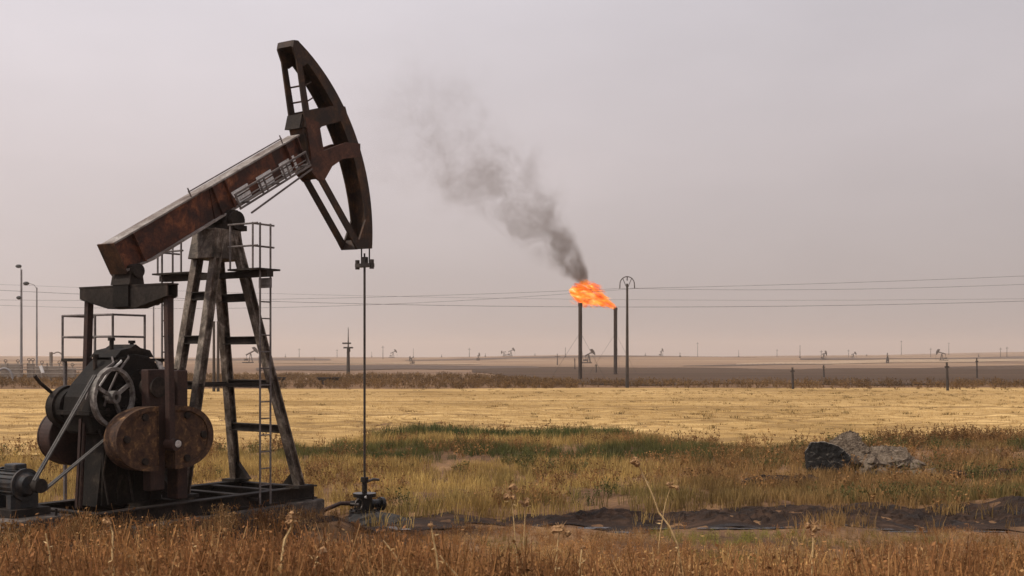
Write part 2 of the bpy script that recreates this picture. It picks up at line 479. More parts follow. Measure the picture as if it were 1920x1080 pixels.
def px(x, y): return (x - 960) / FPX * y         # ground x of a photograph column at distance y
edge_px = [-900, -200, 300, 600, 690, 900, 1150, 1280, 1500, 1650, 1920, 2300, 3000]
edge_y = [42, 42, 43, 43.5, 50.5, 52.5, 51.5, 46.5, 45, 46.5, 49, 50, 50]
def field_edge(x):
    y = 46.0
    for _ in range(6):
        y = np.interp(960 + np.asarray(x) / y * FPX, edge_px, edge_y)
    return y
xs = np.linspace(-260, 300, 561)
fe = field_edge(xs) + 0.5 * np.sin(xs * 0.8) + 0.35 * np.sin(xs * 2.3 + 1)
fb = 131 + 2.5 * np.sin(xs / 23.0) + 1.2 * np.sin(xs / 7.0)
tt = np.linspace(0, 1, 70) ** 1.3
X = np.repeat(xs[None], 70, 0); Y = fe[None] + (fb - fe)[None] * tt[:, None]
V = np.stack([X, Y, hgt(X, Y) + 0.05], -1).reshape(-1, 3)
i = np.arange(69 * 560); a = (i // 560) * 561 + i % 560
F = np.stack([a, a + 1, a + 562, a + 561], 1)
tag(raw_mesh('stubble_field', V, F, M['stubble'], kind='structure'), 'golden cut stubble field behind the pump jack', 'field')
# dark ploughed field beyond
pp = [900, 960, 1300, 1500, 1650, 1750, 1920, 2300, 2700]
pt = [330, 400, 385, 335, 405, 500, 560, 620, 640]
un = np.linspace(885, 2700, 260)
top = np.interp(un, pp, pt) + 9 * np.sin(un / 40.0)
bot = 150 + 6 * np.sin(un / 70.0) + 120 * (1 - ss(885, 1010, un))
tt = np.linspace(0, 1, 40)
Y = bot[None] + (top - bot)[None] * tt[:, None]
X = (un[None] - 960) / FPX * Y
V = np.stack([X, Y, hgt(X, Y) + 0.12], -1).reshape(-1, 3)
i = np.arange(39 * 259); a = (i // 259) * 260 + i % 259
tag(raw_mesh('ploughed_field', V, np.stack([a, a + 1, a + 261, a + 260], 1), M['plough'], kind='structure'), 'dark ploughed field beyond the stubble', 'field')
# strips of far farmland on the rise
M['pale_strip'] = metal_paint('pale_far_straw', [(0.3, (0.24, 0.16, 0.095)), (0.7, (0.36, 0.255, 0.16))], 0.02, None, (0.9, 0.98), fine=0.2)
M['brown_strip'] = metal_paint('brown_far_earth', [(0.3, (0.055, 0.034, 0.023)), (0.7, (0.10, 0.064, 0.043))], 0.02, None, (0.9, 0.98), fine=0.2)
for p0_, p1_, ya, yb, yc, yd, mk, lb in ((480, 1010, 300, 420, 350, 470, 'brown_strip', 'brown strip of far land left of the flare'), (380, 900, 560, 640, 640, 760, 'pale_strip', 'pale strip of far land right of the post legs'),
                                 (760, 1420, 900, 960, 1000, 1150, 'brown_strip', 'thin brown strip of land below the skyline in the centre'), (1280, 1560, 560, 600, 620, 690, 'brown_strip', 'short brown strip of land right of the curved-top pole'),
                                 (1500, 2300, 760, 980, 860, 1250, 'brown_strip', 'long brown strip of land under the right skyline'), (1380, 2300, 620, 700, 680, 860, 'pale_strip', 'pale strip of land above the dark field at right'),
                                 (150, 620, 900, 1000, 980, 1200, 'brown_strip', 'brown strip of land under the skyline behind the pump jack')):
    un = np.linspace(p0_, p1_, 90); f_ = (un - p0_) / (p1_ - p0_)
    tap = np.sin(math.pi * np.clip(f_ * 0.96 + 0.02, 0, 1)) ** 0.35
    lo_ = ya + (yc - ya) * f_ + 8 * np.sin(un / 37.0); hi_ = lo_ + ((yb + (yd - yb) * f_) - (ya + (yc - ya) * f_)) * tap
    tt = np.linspace(0, 1, 20); Y = lo_[None] + (hi_ - lo_)[None] * tt[:, None]; X = (un[None] - 960) / FPX * Y
    V = np.stack([X, Y, hgt(X, Y) + 0.10 + Y * 0.0002], -1).reshape(-1, 3)
    i = np.arange(19 * 89); a = (i // 89) * 90 + i % 89
    tag(raw_mesh('far_field', V, np.stack([a, a + 1, a + 91, a + 90], 1), M[mk], kind='structure'), lb, 'field')
# muddy track with puddles
def track_lo(x): return 25.05 - 0.035 * x - 0.25 * ss(0, 6, x)
def track_hi(x): return track_lo(x) + 0.5 + 1.4 * ss(-2.5, 4.5, x) + 0.9 * ss(6, 11, x) + 0.25 * np.sin(x * 1.1) + 0.12 * np.sin(x * 3.3)
xt = np.linspace(-3.6, 26, 520)
tt = np.linspace(0, 1, 64)
Y = track_lo(xt)[None] + (track_hi(xt) - track_lo(xt))[None] * tt[:, None]; X = np.repeat(xt[None], 64, 0)
def vnoise(x, y, sc_, seed):
    q = np.random.default_rng(seed); G = q.uniform(0, 1, (64, 64))
    u, v = x / sc_ + 1000, y / sc_ + 1000
    i0, j0 = np.floor(u).astype(int), np.floor(v).astype(int); fu, fv = u - i0, v - j0
    fu, fv = fu * fu * (3 - 2 * fu), fv * fv * (3 - 2 * fv)
    g_ = lambda a, b: G[a % 64, b % 64]
    return (g_(i0, j0) * (1 - fu) + g_(i0 + 1, j0) * fu) * (1 - fv) + (g_(i0, j0 + 1) * (1 - fu) + g_(i0 + 1, j0 + 1) * fu) * fv
ed = np.sin(math.pi * tt)[:, None] ** 0.5
clod = 0.10 * (vnoise(X, Y, 0.55, 21) - 0.35) + 0.13 * (vnoise(X, Y, 0.17, 22) - 0.4) + 0.12 * (vnoise(X, Y, 0.08, 23) - 0.4)
clod = clod * ss(0.15, 0.5, tt)[:, None] * ss(-2.5, 2.5, X)
V = np.stack([X, Y, hgt(X, Y) + 0.02 + np.maximum(clod, -0.02) * ed], -1).reshape(-1, 3)
i = np.arange(63 * 519); a = (i // 519) * 520 + i % 519
tag(raw_mesh('mud_track', V, np.stack([a, a + 1, a + 521, a + 520], 1), M['mud'], kind='structure', smooth=False), 'black oily mud track right of the wellhead', 'track')
def stain(name, pts, label):
    """oil-soaked earth: a ragged patch lying on the ground"""
    n_ = len(pts); cx = sum(p_[0] for p_ in pts) / n_; cy = sum(p_[1] for p_ in pts) / n_
    vs = [(cx, cy)]; m_ = 9
    ring_ = []
    for k in range(n_):
        a_, b_ = pts[k], pts[(k + 1) % n_]
        for j in range(8): ring_.append((a_[0] + (b_[0] - a_[0]) * j / 8, a_[1] + (b_[1] - a_[1]) * j / 8))
    q = random.Random(len(pts)); N_ = len(ring_)
    for r_ in range(1, m_ + 1):
        for k, (x, y) in enumerate(ring_):
            f_ = r_ / m_ * (1 + (0.10 * math.sin(k * 1.7) + 0.07 * math.sin(k * 0.6 + 1) + q.uniform(-.04, .04)) * (r_ == m_))
            vs.append((cx + (x - cx) * f_, cy + (y - cy) * f_))
    fs = [(0, 1 + k, 1 + (k + 1) % N_) for k in range(N_)]
    for r_ in range(m_ - 1):
        for k in range(N_):
            a_ = 1 + r_ * N_
            fs.append((a_ + k, a_ + N_ + k, a_ + N_ + (k + 1) % N_, a_ + (k + 1) % N_))
    V_ = np.array(vs); Z_ = hgt(V_[:, 0], V_[:, 1]) + 0.018
    return tag(MB().add([(a_[0], a_[1], z_) for a_, z_ in zip(vs, Z_)], fs).build(name, M['mud']), label, 'ground', kind='structure')
stain('oil_stained_earth', [(-5.2, 22.7), (-3.6, 23.1), (-1.9, 23.4), (-0.6, 24.4), (-1.0, 25.6), (-3.0, 26.2), (-4.6, 25.2)], 'oil-soaked black earth round the wellhead')
stain('oil_stained_earth', [(-8.2, 16.2), (-6.6, 16.0), (-5.3, 18.0), (-3.8, 20.4), (-2.9, 22.4), (-4.2, 24.3), (-6.2, 23.6), (-8.0, 20.5), (-9.0, 18.0)], 'oil-soaked dark earth round the pump jack base')
def puddle(cx, cy, rx, ry, seed):
    q = random.Random(seed); n = 40
    ph = [q.uniform(0, 6.28) for _ in range(4)]
    z = np.mean([H(cx + rx * math.cos(t), cy + ry * math.sin(t)) for t in np.linspace(0, 6.28, 16)]) + 0.03
    vs = [(cx, cy, z)]
    for k in range(n):
        t = 2 * math.pi * k / n
        m = 1 + 0.16 * math.sin(2 * t + ph[0]) + 0.13 * math.sin(3 * t + ph[1]) + 0.09 * math.sin(7 * t + ph[2])
        vs.append((cx + rx * m * math.cos(t), cy + ry * m * math.sin(t), z))
    o = MB().add(vs, [(0, k, k % n + 1) for k in range(1, n + 1)]).build('puddle', M['water'])
    return tag(o, kind='structure')
for k, (cx_, cy_, rx_, ry_) in enumerate(((1.5, 24.75, 0.55, 0.13), (2.5, 24.6, 0.5, 0.16), (3.2, 24.85, 0.35, 0.1), (4.6, 24.5, 0.7, 0.14), (5.6, 24.75, 0.4, 0.1), (6.6, 24.45, 0.5, 0.12),
                                         (7.5, 24.35, 0.35, 0.1), (8.4, 24.4, 0.6, 0.12), (9.6, 24.25, 0.5, 0.11), (-4.0, 24.15, 0.6, 0.35), (-2.6, 23.75, 0.5, 0.25))):
    puddle(cx_, cy_, rx_, ry_, k + 1)

# ------------------------------------------------------------------ the pump jack
A = R(57)
PJ = empty('pump_jack', (-5.3, 22.0, 0), A, 'large rusty pump jack with its horse head raised, in the left foreground', 'pump jack')
OX, OY = -5.3, 22.0
def PW(x, y):                                       # pump jack ground plan -> world
    return (OX + x * math.cos(A) - y * math.sin(A), OY + x * math.sin(A) + y * math.cos(A))
# skid
for s in (-1, 1):
    MB().ibar((-3.75, s * 0.92, 0.925), (1.3, s * 0.92, 0.925), 0.2, 0.25).build('skid_beam', M['dark_steel'], PJ)
for x in (-3.6, -1.7, -0.5, 0.35, 1.1):
    MB().ibar((x, -0.8, 0.925), (x, 0.8, 0.925), 0.16, 0.22).build('skid_cross_member', M['dark_steel'], PJ)
# Samson post: splayed front legs, narrower rear legs
TOPZ = 5.78
FT = {(1, -1): ((0.80, -1.03, 1.06), (-0.10, -0.23, TOPZ)), (1, 1): ((0.95, 0.95, 1.06), (0.0, 0.23, TOPZ)),
      (-1, -1): ((-1.42, -0.36, 1.06), (-0.47, -0.23, TOPZ)), (-1, 1): ((-1.30, 0.40, 1.06), (-0.47, 0.23, TOPZ))}
FT[(1, 1)] = ((1.0, 0.88, 1.06), (-0.10, 0.23, TOPZ))
def on_leg(k, z):
    p, q = Vector(FT[k][0]), Vector(FT[k][1]); t = (z - p.z) / (q.z - p.z)
    return p.lerp(q, t)
for k, (p, q) in FT.items():
    lg = MB().ibar(p, q, 0.15, 0.16, 0.024, up=(1, 0, 0.2)).build('post_leg', M['leg'], PJ)
    MB().box((p[0] - 0.2, p[1] - 0.17, 1.045), (p[0] + 0.2, p[1] + 0.17, 1.10)).build('foot_plate', M['dark_steel'], lg)
    s = -k[1]
    MB().add([(p[0] - 0.05, p[1] + s * 0.08, 1.10), (p[0] - 0.05, p[1] + s * 0.40, 1.10), (p[0] - 0.05, p[1] + s * 0.05, 1.45),
              (p[0] + 0.05, p[1] + s * 0.08, 1.10), (p[0] + 0.05, p[1] + s * 0.40, 1.10), (p[0] + 0.05, p[1] + s * 0.05, 1.45)],
             [(0, 1, 2), (5, 4, 3), (0, 3, 4, 1), (1, 4, 5, 2), (2, 5, 3, 0)]).build('gusset', M['dark_steel'], lg)
for side in (1, -1):
    for z in (2.15, 3.0, 3.82, 4.62):
        if side == -1 and z < 2.5: continue
        p, q = on_leg((side, -1), z), on_leg((side, 1), z)
        MB().ibar(p, q, 0.13, 0.15, 0.02).build('cross_brace', M['dark_steel'], PJ)
for s in (-1, 1):
    p, q = on_leg((-1, s), 3.0), on_leg((1, s), 3.0)
    MB().bar(p, q, 0.06, 0.06).build('side_brace', M['dark_steel'], PJ)
# wooden shim posts seen between the legs
MB().prism([(-0.76, 5.30), (0.13, 5.30), (0.02, 5.86), (-0.62, 5.86)], -0.29, 0.29).build('post_head', M['leg'], PJ, bevel=0.02)
br = MB().tube((-0.1, -0.34, 6.04), (-0.1, 0.34, 6.04), 0.17, 20).box((-0.36, -0.3, 5.862), (0.16, 0.3, 5.96)).build('centre_bearing', M['dark_steel'], PJ, True)
for s in (-1, 1):
    MB().prism([(-0.33, 5.96), (0.13, 5.96), (0.05, 6.18), (-0.02, 6.24), (-0.18, 6.24), (-0.25, 6.18)], s * 0.19 - 0.05, s * 0.19 + 0.05).build('bearing_saddle', M['dark_steel'], br)
# walking beam: frame u along the beam, v across it
TH = R(29.5)
def B(u, v): return (-0.10 + u * math.cos(TH) - v * math.sin(TH), 6.22 + u * math.sin(TH) + v * math.cos(TH))
def BP(u, y, v):
    x, z = B(u, v); return (x, y, z)
U0, U1, DV = -2.72, 2.42, 0.60
wb = MB().prism([B(U0, 0.11), B(-2.1, 0.03), B(U1, 0.03), B(U1, DV - 0.03), B(U0, DV - 0.03)], -0.11, 0.11).build('walking_beam', M['beam_web'], PJ)
MB().prism([B(U0 - 0.01, DV - 0.029), B(U1 + 0.01, DV - 0.029), B(U1 + 0.01, DV), B(U0 - 0.01, DV)], -0.16, 0.16).build('top_flange', M['beam_flange'], wb)
MB().prism([B(U0 - 0.01, 0.075), B(-2.1, -0.003), B(U1, -0.003), B(U1, 0.029), B(-2.1, 0.029), B(U0 - 0.01, 0.109)], -0.2, 0.2).build('bottom_flange', M['beam_flange'], wb)
MB().prism([B(U0 - 0.03, 0.05), B(U0, 0.05), B(U0, DV + 0.01), B(U0 - 0.03, DV + 0.01)], -0.21, 0.21).build('end_plate', M['head'], wb)
for u in (-2.25, -0.22, 0.12, 1.95, 2.32):
    for s in (-1, 1):
        MB().prism([B(u - 0.015, 0.03), B(u + 0.015, 0.03), B(u + 0.015, DV - 0.03), B(u - 0.015, DV - 0.03)], s * 0.112, s * 0.19).build('web_stiffener', M['beam_web'], wb)
# saddle plate block over the bearing
for s in (-1, 1):
    MB().prism([B(-0.42, 0.03), B(0.26, 0.03), B(0.10, DV - 0.04), B(-0.26, DV - 0.04)], s * 0.112, s * 0.135).build('saddle_plate', M['beam_web'], wb)
# grease line on the top flange, and the ladder frame hung on the near side
gl = MB().tube(BP(-0.75, -0.12, DV + 0.10), BP(1.95, -0.12, DV + 0.10), 0.014, 6)
for u in (-0.73, 1.93): gl.tube(BP(u, -0.12, DV), BP(u, -0.12, DV + 0.17), 0.014, 6)
gl.build('grease_line', M['rail'], wb)
for s in (-1,):
    yl = -0.38
    for v in (0.02, 0.30):
        MB().bar(BP(0.02, yl, v), BP(2.2, yl, v), 0.03, 0.035).build('ladder_rail', M['rail'], wb)
    for u in (0.04, 0.72, 0.86, 1.42, 1.56, 2.18):
        MB().bar(BP(u, yl, 0.02), BP(u, yl, 0.30), 0.028, 0.028).build('ladder_rung', M['rail'], wb)
    MB().tube(BP(0.1, yl - 0.01, 0.16), BP(2.1, yl - 0.01, 0.16), 0.013, 6).build('ladder_line', M['rail'], wb)
    for u in (0.3, 1.2, 2.1):
        MB().bar(BP(u, yl, 0.04), BP(u, -0.19, 0.04), 0.03, 0.03).build('ladder_bracket', M['rail'], wb)
    MB().bar(BP(0.25, yl, -0.16), BP(2.2, yl, -0.06), 0.03, 0.03).build('ladder_rail', M['rail'], wb)
    pn = MB()
    for a_, b_ in ((0.12, 0.66), (0.92, 1.36), (1.62, 2.1)):
        pn.prism([B(a_, 0.04), B(b_, 0.04), B(b_, 0.15), B(a_, 0.15)], -0.13, -0.118)
        pn.prism([B(a_, 0.18), B(b_, 0.18), B(b_, 0.29), B(a_, 0.29)], -0.13, -0.118)
    pn.build('pale_paint_panel', M['white'], wb)
# horse head
CX, CZ, RAD = -0.10, 6.15, 4.0
HW = 0.20
def arc(r, a0, a1, n):
    return [(CX + r * math.cos(R(a0 + (a1 - a0) * k / n)), CZ + r * math.sin(R(a0 + (a1 - a0) * k / n))) for k in range(n + 1)]
hh = MB().prism(arc(RAD, -4.5, 64.6, 40) + arc(RAD - 0.045, 64.6, -4.5, 40), -HW, HW).build('horse_head', M['head'], PJ)
for s in (-1, 1):
    y0, y1 = (s * HW - 0.014, s * HW + 0.014)
    # the curved side band narrows at the tips
    n = 30; o1 = arc(RAD + 0.012, -4.5, 64.6, n)
    inn = [(CX + (RAD - w_) * math.cos(R(t)), CZ + (RAD - w_) * math.sin(R(t))) for t, w_ in
           [(64.6 - 69.1 * k / n, 0.17 + 0.10 * math.sin(math.pi * k / n)) for k in range(n + 1)]]
    MB().prism(o1 + inn, y0, y1).build('curved_side_plate', M['head'], hh)
    MB().prism([(1.52, 9.70), (1.64, 9.74), (1.98, 8.30), (1.82, 8.20)], y0 - 0.004, y1 + 0.004).build('upper_strut', M['head'], hh)
    MB().prism([(2.02, 7.32), (2.20, 7.36), (3.46, 5.98), (3.30, 5.90)], y0 - 0.004, y1 + 0.004).build('lower_strut', M['head'], hh)
    MB().prism([(3.28, 5.92), (3.48, 6.00), (3.74, 6.55), (3.885, 6.45), (3.88, 5.83), (3.40, 5.78)], y0 - 0.007, y1 + 0.007).build('lower_tip_plate', M['head'], hh)
    MB().prism([(1.47, 9.62), (1.50, 9.76), (1.62, 9.775), (2.05, 9.50), (1.78, 9.30), (1.60, 9.36)], y0 - 0.007, y1 + 0.007).build('upper_tip_plate', M['head'], hh)
    MB().prism([(1.80, 8.10), (1.86, 8.42), (2.62, 8.66), (3.02, 8.72), (3.12, 8.48), (2.30, 8.18), (2.10, 8.0)], y0 - 0.01, y1 + 0.01).build('upper_gusset', M['head'], hh)
    MB().prism([(2.00, 7.22), (1.98, 7.52), (2.25, 7.66), (3.05, 7.98), (3.50, 8.02), (3.50, 7.74), (2.95, 7.62), (2.62, 7.42), (2.38, 7.10), (2.22, 7.08)], y0 - 0.01, y1 + 0.01).build('lower_gusset', M['head_red'], hh)
    MB().prism([(1.82, 8.30), (2.02, 7.40), (2.40, 7.55), (2.22, 8.25)], y0 - 0.013, y1 + 0.013).build('hub_plate', M['head_red'], hh)
MB().prism([(1.47, 9.64), (1.50, 9.765), (1.66, 9.78), (1.72, 9.60)], -HW + 0.02, HW - 0.02).build('top_cap', M['head'], hh)
MB().prism([(3.40, 5.785), (3.86, 5.835), (3.83, 6.0), (3.50, 5.99)], -HW + 0.02, HW - 0.02).build('bottom_cap', M['head'], hh)
MB().prism([(1.76, 8.14), (1.90, 8.40), (2.06, 8.16), (2.14, 7.6), (1.96, 7.5)], -HW + 0.02, HW - 0.02).build('hub_block', M['head'], hh)
MB().prism([(2.00, 7.24), (2.02, 7.46), (2.26, 7.40), (2.26, 7.12)], -HW + 0.02, HW - 0.02).build('hub_block', M['head'], hh)
MB().prism([(1.70, 8.06), (1.78, 8.36), (1.88, 8.36), (1.86, 8.08)], -HW + 0.03, HW + 0.03).build('hinge_block', M['dark_steel'], hh)
for z in (8.62, 8.92):
    x = 1.66 + (9.7 - z) * 0.2
    MB().tube((x - 0.04, -HW - 0.02, z), (x - 0.02, HW, z + 0.0), 0.018, 6).build('step_rung', M['head'], hh)
    MB().tube((x, -HW - 0.03, z), (x + 0.16, -HW - 0.03, z + 0.1), 0.016, 6).build('step_peg', M['head'], hh)
# bridle, carrier bar, polished rod
WX = 3.90
for s in (-1, 1):
    MB().path([(CX + (RAD + 0.03) * math.cos(R(t)), s * 0.11, CZ + (RAD + 0.03) * math.sin(R(t))) for t in range(58, -1, -2)] +
              [(WX + 0.03, s * 0.11, z) for z in (5.9, 5.5)], 0.018, 6).build('bridle_cable', M['rod'], PJ, True)
MB().box((WX - 0.07, -0.21, 5.44), (WX + 0.08, 0.21, 5.52)).tube((WX, -0.2, 5.40), (WX, -0.2, 5.60), 0.05, 10).tube((WX, 0.2, 5.40), (WX, 0.2, 5.60), 0.05, 10).build('carrier_bar', M['rod'], PJ)
MB().box((WX - 0.05, -0.06, 5.522), (WX + 0.05, 0.06, 5.66)).tube((WX, 0, 5.66), (WX, 0, 5.74), 0.02, 8).build('rod_clamp', M['rod'], PJ)
MB().tube((WX, 0, 0.9), (WX, 0, 5.5), 0.026, 10).build('polished_rod', M['rod'], PJ, True)
# equalizer with its bearing under the rear of the beam
EX = -2.33
eq = MB()
prof = [(-1.13, 4.52), (-1.13, 4.70), (1.13, 4.70), (1.13, 4.52), (0.35, 4.34), (-0.35, 4.34)]
n = len(prof)
for sx in (-0.10, 0.10):
    eq.add([(EX + sx - 0.012, y, z) for y, z in prof] + [(EX + sx + 0.012, y, z) for y, z in prof],
           [tuple(range(n)), tuple(range(2 * n - 1, n - 1, -1))] + [(i_, n + i_, n + (i_ + 1) % n, (i_ + 1) % n) for i_ in range(n)])
eq.box((EX - 0.12, -1.14, 4.702), (EX + 0.12, 1.14, 4.73))
eq.add([(EX - 0.13, -1.13, 4.51), (EX + 0.13, -1.13, 4.51), (EX + 0.13, -0.35, 4.33), (EX - 0.13, -0.35, 4.33), (EX + 0.13, 0.35, 4.33), (EX - 0.13, 0.35, 4.33), (EX + 0.13, 1.13, 4.51), (EX - 0.13, 1.13, 4.51)],
       [(0, 1, 2, 3), (3, 2, 4, 5), (5, 4, 6, 7)])
eqo = eq.build('equalizer', M['dark_steel'], PJ)
MB().prism([(EX - 0.16, 4.732), (EX + 0.16, 4.732), (EX + 0.1, 5.05), (EX - 0.1, 5.05)], -0.24, 0.24).tube((EX, -0.3, 4.97), (EX, 0.3, 4.97), 0.12, 16).build('equalizer_bearing', M['dark_steel'], eqo)
MB().box((EX - 0.15, -0.2, 4.36), (EX + 0.15, 0.2, 4.74)).build('bearing_housing', M['gear'], eqo)
MB().tube((EX, 0.0, 5.02), (EX + 0.22, -0.14, 5.0), 0.05, 10).build('grease_cup', M['bright'], eqo)
# cranks, counterweights, pitmans
PIN = (-2.35, 2.06); SH = (-2.37, 3.0)
for s in (-1, 1):
    MB().bar((EX, s * 1.02, 4.52), (PIN[0], s * 1.11, 2.0), 0.115, 0.10, up=(0, 1, 0)).build('pitman_arm', M['pitman'], PJ)
    MB().tube((PIN[0], s * 1.03, PIN[1]), (PIN[0], s * 1.25, PIN[1]), 0.10, 16).build('crank_pin', M['pitman'], PJ, True)
    ca = MB().prism([(SH[0] - 0.2, 3.3), (SH[0] + 0.2, 3.3), (SH[0] + 0.15, 1.28), (SH[0] - 0.15, 1.28)], s * 0.72 - 0.09, s * 0.72 + 0.09).build('crank_arm', M['pitman'], PJ, bevel=0.02)
    MB().tube((SH[0], s * 0.55, SH[1]), (SH[0], s * 0.86, SH[1]), 0.17, 18).build('crank_hub', M['dark_steel'], ca, True)
    for k in (-1, 1):
        poly = []
        for q in range(25):
            t = math.pi * (q / 24 - 0.5)
            poly.append((PIN[0] + k * (0.17 + 0.85 * max(math.cos(t), 0) ** 0.78), 2.16 + 0.53 * math.sin(t)))
        if k < 0: poly.reverse()
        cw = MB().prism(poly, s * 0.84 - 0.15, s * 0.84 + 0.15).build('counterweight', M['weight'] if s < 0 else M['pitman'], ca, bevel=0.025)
        inner = [(PIN[0] + k * 0.19 + (x - PIN[0] - k * 0.19) * 0.86, 2.16 + (z - 2.16) * 0.86) for x, z in poly]
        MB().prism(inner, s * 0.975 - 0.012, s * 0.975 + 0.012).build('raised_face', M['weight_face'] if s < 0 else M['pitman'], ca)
        rim_ = MB(); n_ = len(poly)
        rim_.add([(x, s * 0.985, z) for x, z in poly] + [(x, s * 1.02, z) for x, z in poly] + [(x, s * 0.985, z) for x, z in inner] + [(x, s * 1.02, z) for x, z in inner],
                 sum([[(j, (j + 1) % n_, n_ + (j + 1) % n_, n_ + j), (n_ + j, n_ + (j + 1) % n_, 3 * n_ + (j + 1) % n_, 3 * n_ + j), (3 * n_ + j, 3 * n_ + (j + 1) % n_, 2 * n_ + (j + 1) % n_, 2 * n_ + j)] for j in range(n_)], []))
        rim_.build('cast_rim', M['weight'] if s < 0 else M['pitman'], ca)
        for bx, bz in ((0.80, 0.02), (0.44, 0.36), (0.44, -0.36)):
            MB().tube((PIN[0] + k * bx, s * 0.95, 2.16 + bz), (PIN[0] + k * bx, s * 1.03, 2.16 + bz), 0.06, 10).build('weight_bolt', M['dark_steel'], ca)
    MB().tube((PIN[0] + 0.03, s * 1.19, PIN[1] + 0.02), (PIN[0] + 0.03, s * 1.265, PIN[1] + 0.01), 0.06, 12).build('pin_cap', M['bright'], ca, True)
# gearbox on its pedestal
gb = MB().prism([(-3.28, 2.25), (-3.36, 2.6), (-3.33, 2.85), (-3.2, 3.06), (-2.98, 3.28), (-2.75, 3.50), (-2.45, 3.56), (-2.15, 3.52), (-1.92, 3.36), (-1.86, 3.1), (-1.86, 2.25)], -0.34, 0.36).build('gearbox', M['gear'], PJ, bevel=0.04)
MB().box((-3.42, -0.42, 2.56), (-1.80, 0.42, 2.63)).build('casing_joint', M['gear'], gb)
MB().prism([(-2.82, 3.50), (-2.02, 3.50), (-2.1, 3.62), (-2.3, 3.66), (-2.4, 3.72), (-2.5, 3.66), (-2.7, 3.62)], -0.30, 0.36).build('inspection_cover', M['gear'], gb)
for k in range(6):
    MB().tube((-3.33 + 0.3 * k, -0.39, 2.53), (-3.33 + 0.3 * k, -0.39, 2.67), 0.03, 8).build('casing_bolt', M['dark_steel'], gb)
for k, (x0, z0, x1, z1) in enumerate([(-3.45, 3.02, -2.9, 3.38), (-3.3, 2.98, -2.75, 3.4), (-3.1, 2.9, -2.6, 3.46)]):
    MB().path([(x0, -0.38, z0 - 0.2), (x0 + 0.05, -0.40, z0), ((x0 + x1) / 2, -0.39, (z0 + z1) / 2 + 0.06), (x1, -0.36, z1 + 0.03), (x1 + 0.1, -0.2, z1 + 0.12)], 0.02, 6).build('oil_pipe', M['bright'] if k == 1 else M['rail'], gb, True)
MB().add([(-1.80, -0.372, 3.2), (-1.95, -0.372, 3.42), (-2.06, -0.372, 3.46), (-1.86, -0.372, 3.05), (-1.80, -0.40, 3.2), (-1.95, -0.40, 3.42), (-2.06, -0.40, 3.46), (-1.86, -0.40, 3.05)],
         [(0, 1, 2, 3), (7, 6, 5, 4), (0, 4, 5, 1), (1, 5, 6, 2), (2, 6, 7, 3), (3, 7, 4, 0)]).build('pale_cover_plate', M['bright'], gb)
ped = MB().prism([(-3.16, 1.05), (-3.0, 2.26), (-1.95, 2.26), (-1.82, 1.05)], -0.26, 0.30).build('gearbox_pedestal', M['gear'], PJ)
for x in (-3.0, -2.7, -2.35, -2.0):
    MB().bar((x - 0.06, -0.285, 1.06), (x, -0.275, 2.24), 0.07, 0.05, up=(0, 1, 0)).build('pedestal_rib', M['gear'], ped)
for cx_, cz_, rr_ in ((-2.37, 3.0, 0.30), (-2.75, 2.86, 0.2)):
    MB().tube((cx_, -0.36, cz_), (cx_, -0.43, cz_), rr_, 20).build('bearing_cap', M['gear'], gb, True)
    for k in range(8):
        t = R(45 * k + 10)
        MB().tube((cx_ + rr_ * 0.82 * math.cos(t), -0.42, cz_ + rr_ * 0.82 * math.sin(t)), (cx_ + rr_ * 0.82 * math.cos(t), -0.455, cz_ + rr_ * 0.82 * math.sin(t)), 0.025, 6).build('cap_bolt', M['dark_steel'], gb)
for x0_, h_ in ((-2.95, 3.5), (-2.62, 3.78), (-2.2, 3.74), (-2.02, 3.6)):
    MB().tube((x0_, 0.05, h_ - 0.3), (x0_, 0.05, h_), 0.035, 8).tube((x0_, 0.05, h_), (x0_, 0.05, h_ + 0.05), 0.06, 8).build('breather', M['dark_steel'], gb)
for k in range(2):
    q_ = random.Random(60 + k); xa = -3.2 + 0.5 * k
    MB().path([(xa, -0.37, 2.3 + q_.uniform(-.1, .3)), (xa + 0.1, -0.45, 2.0), (xa + 0.05, -0.42, 1.6), (xa + q_.uniform(-.2, .3), -0.5, 1.1)], 0.018, 6).build('hose', M['dark_steel'], gb, True)
for x0_ in (-3.5, -3.42):
    MB().bar((x0_, -0.2, 1.06), (x0_ + 0.12, -0.15, 2.5), 0.04, 0.04).build('pipe_strut', M['pitman'], gb)
MB().box((-1.78, -0.62, 1.06), (-1.55, -0.35, 3.28)).build('belt_box', M['pitman'], gb, bevel=0.02)
MB().box((-1.80, -0.40, 3.0), (-1.60, 0.3, 3.3)).build('oil_trough', M['pitman'], gb)
# spoked drive pulley on the near side, brake drum on the far side
PC = (-3.05, 0, 2.85)
pu = MB().ring(PC, 0.49, 0.43, -0.58, -0.49, 40).build('drive_pulley', M['pulley'], PJ, True)
MB().ring(PC, 0.105, 0.05, -0.61, -0.46, 20).build('pulley_hub', M['pulley'], pu, True)
MB().tube((PC[0], -0.35, PC[2]), (PC[0], -0.59, PC[2]), 0.05, 14).build('pulley_shaft', M['dark_steel'], pu)
for t in (28, 155, 300, 215 + 30):
    if t == 245: continue
    c_, s_ = math.cos(R(t)), math.sin(R(t))
    MB().bar((PC[0] + 0.12 * c_, -0.535, PC[2] + 0.10 * s_), (PC[0] + 0.44 * c_, -0.535, PC[2] + 0.44 * s_), 0.06, 0.04, up=(0, 1, 0)).build('pulley_spoke', M['pulley'], pu)
bd = MB().tube((PC[0], 0.40, 2.66), (PC[0], 0.78, 2.66), 0.33, 32).build('brake_drum', M['gear'], PJ, True)
MB().ring((PC[0], 0, 2.66), 0.37, 0.32, 0.55, 0.68, 32).build('brake_band', M['dark_steel'], bd, True)
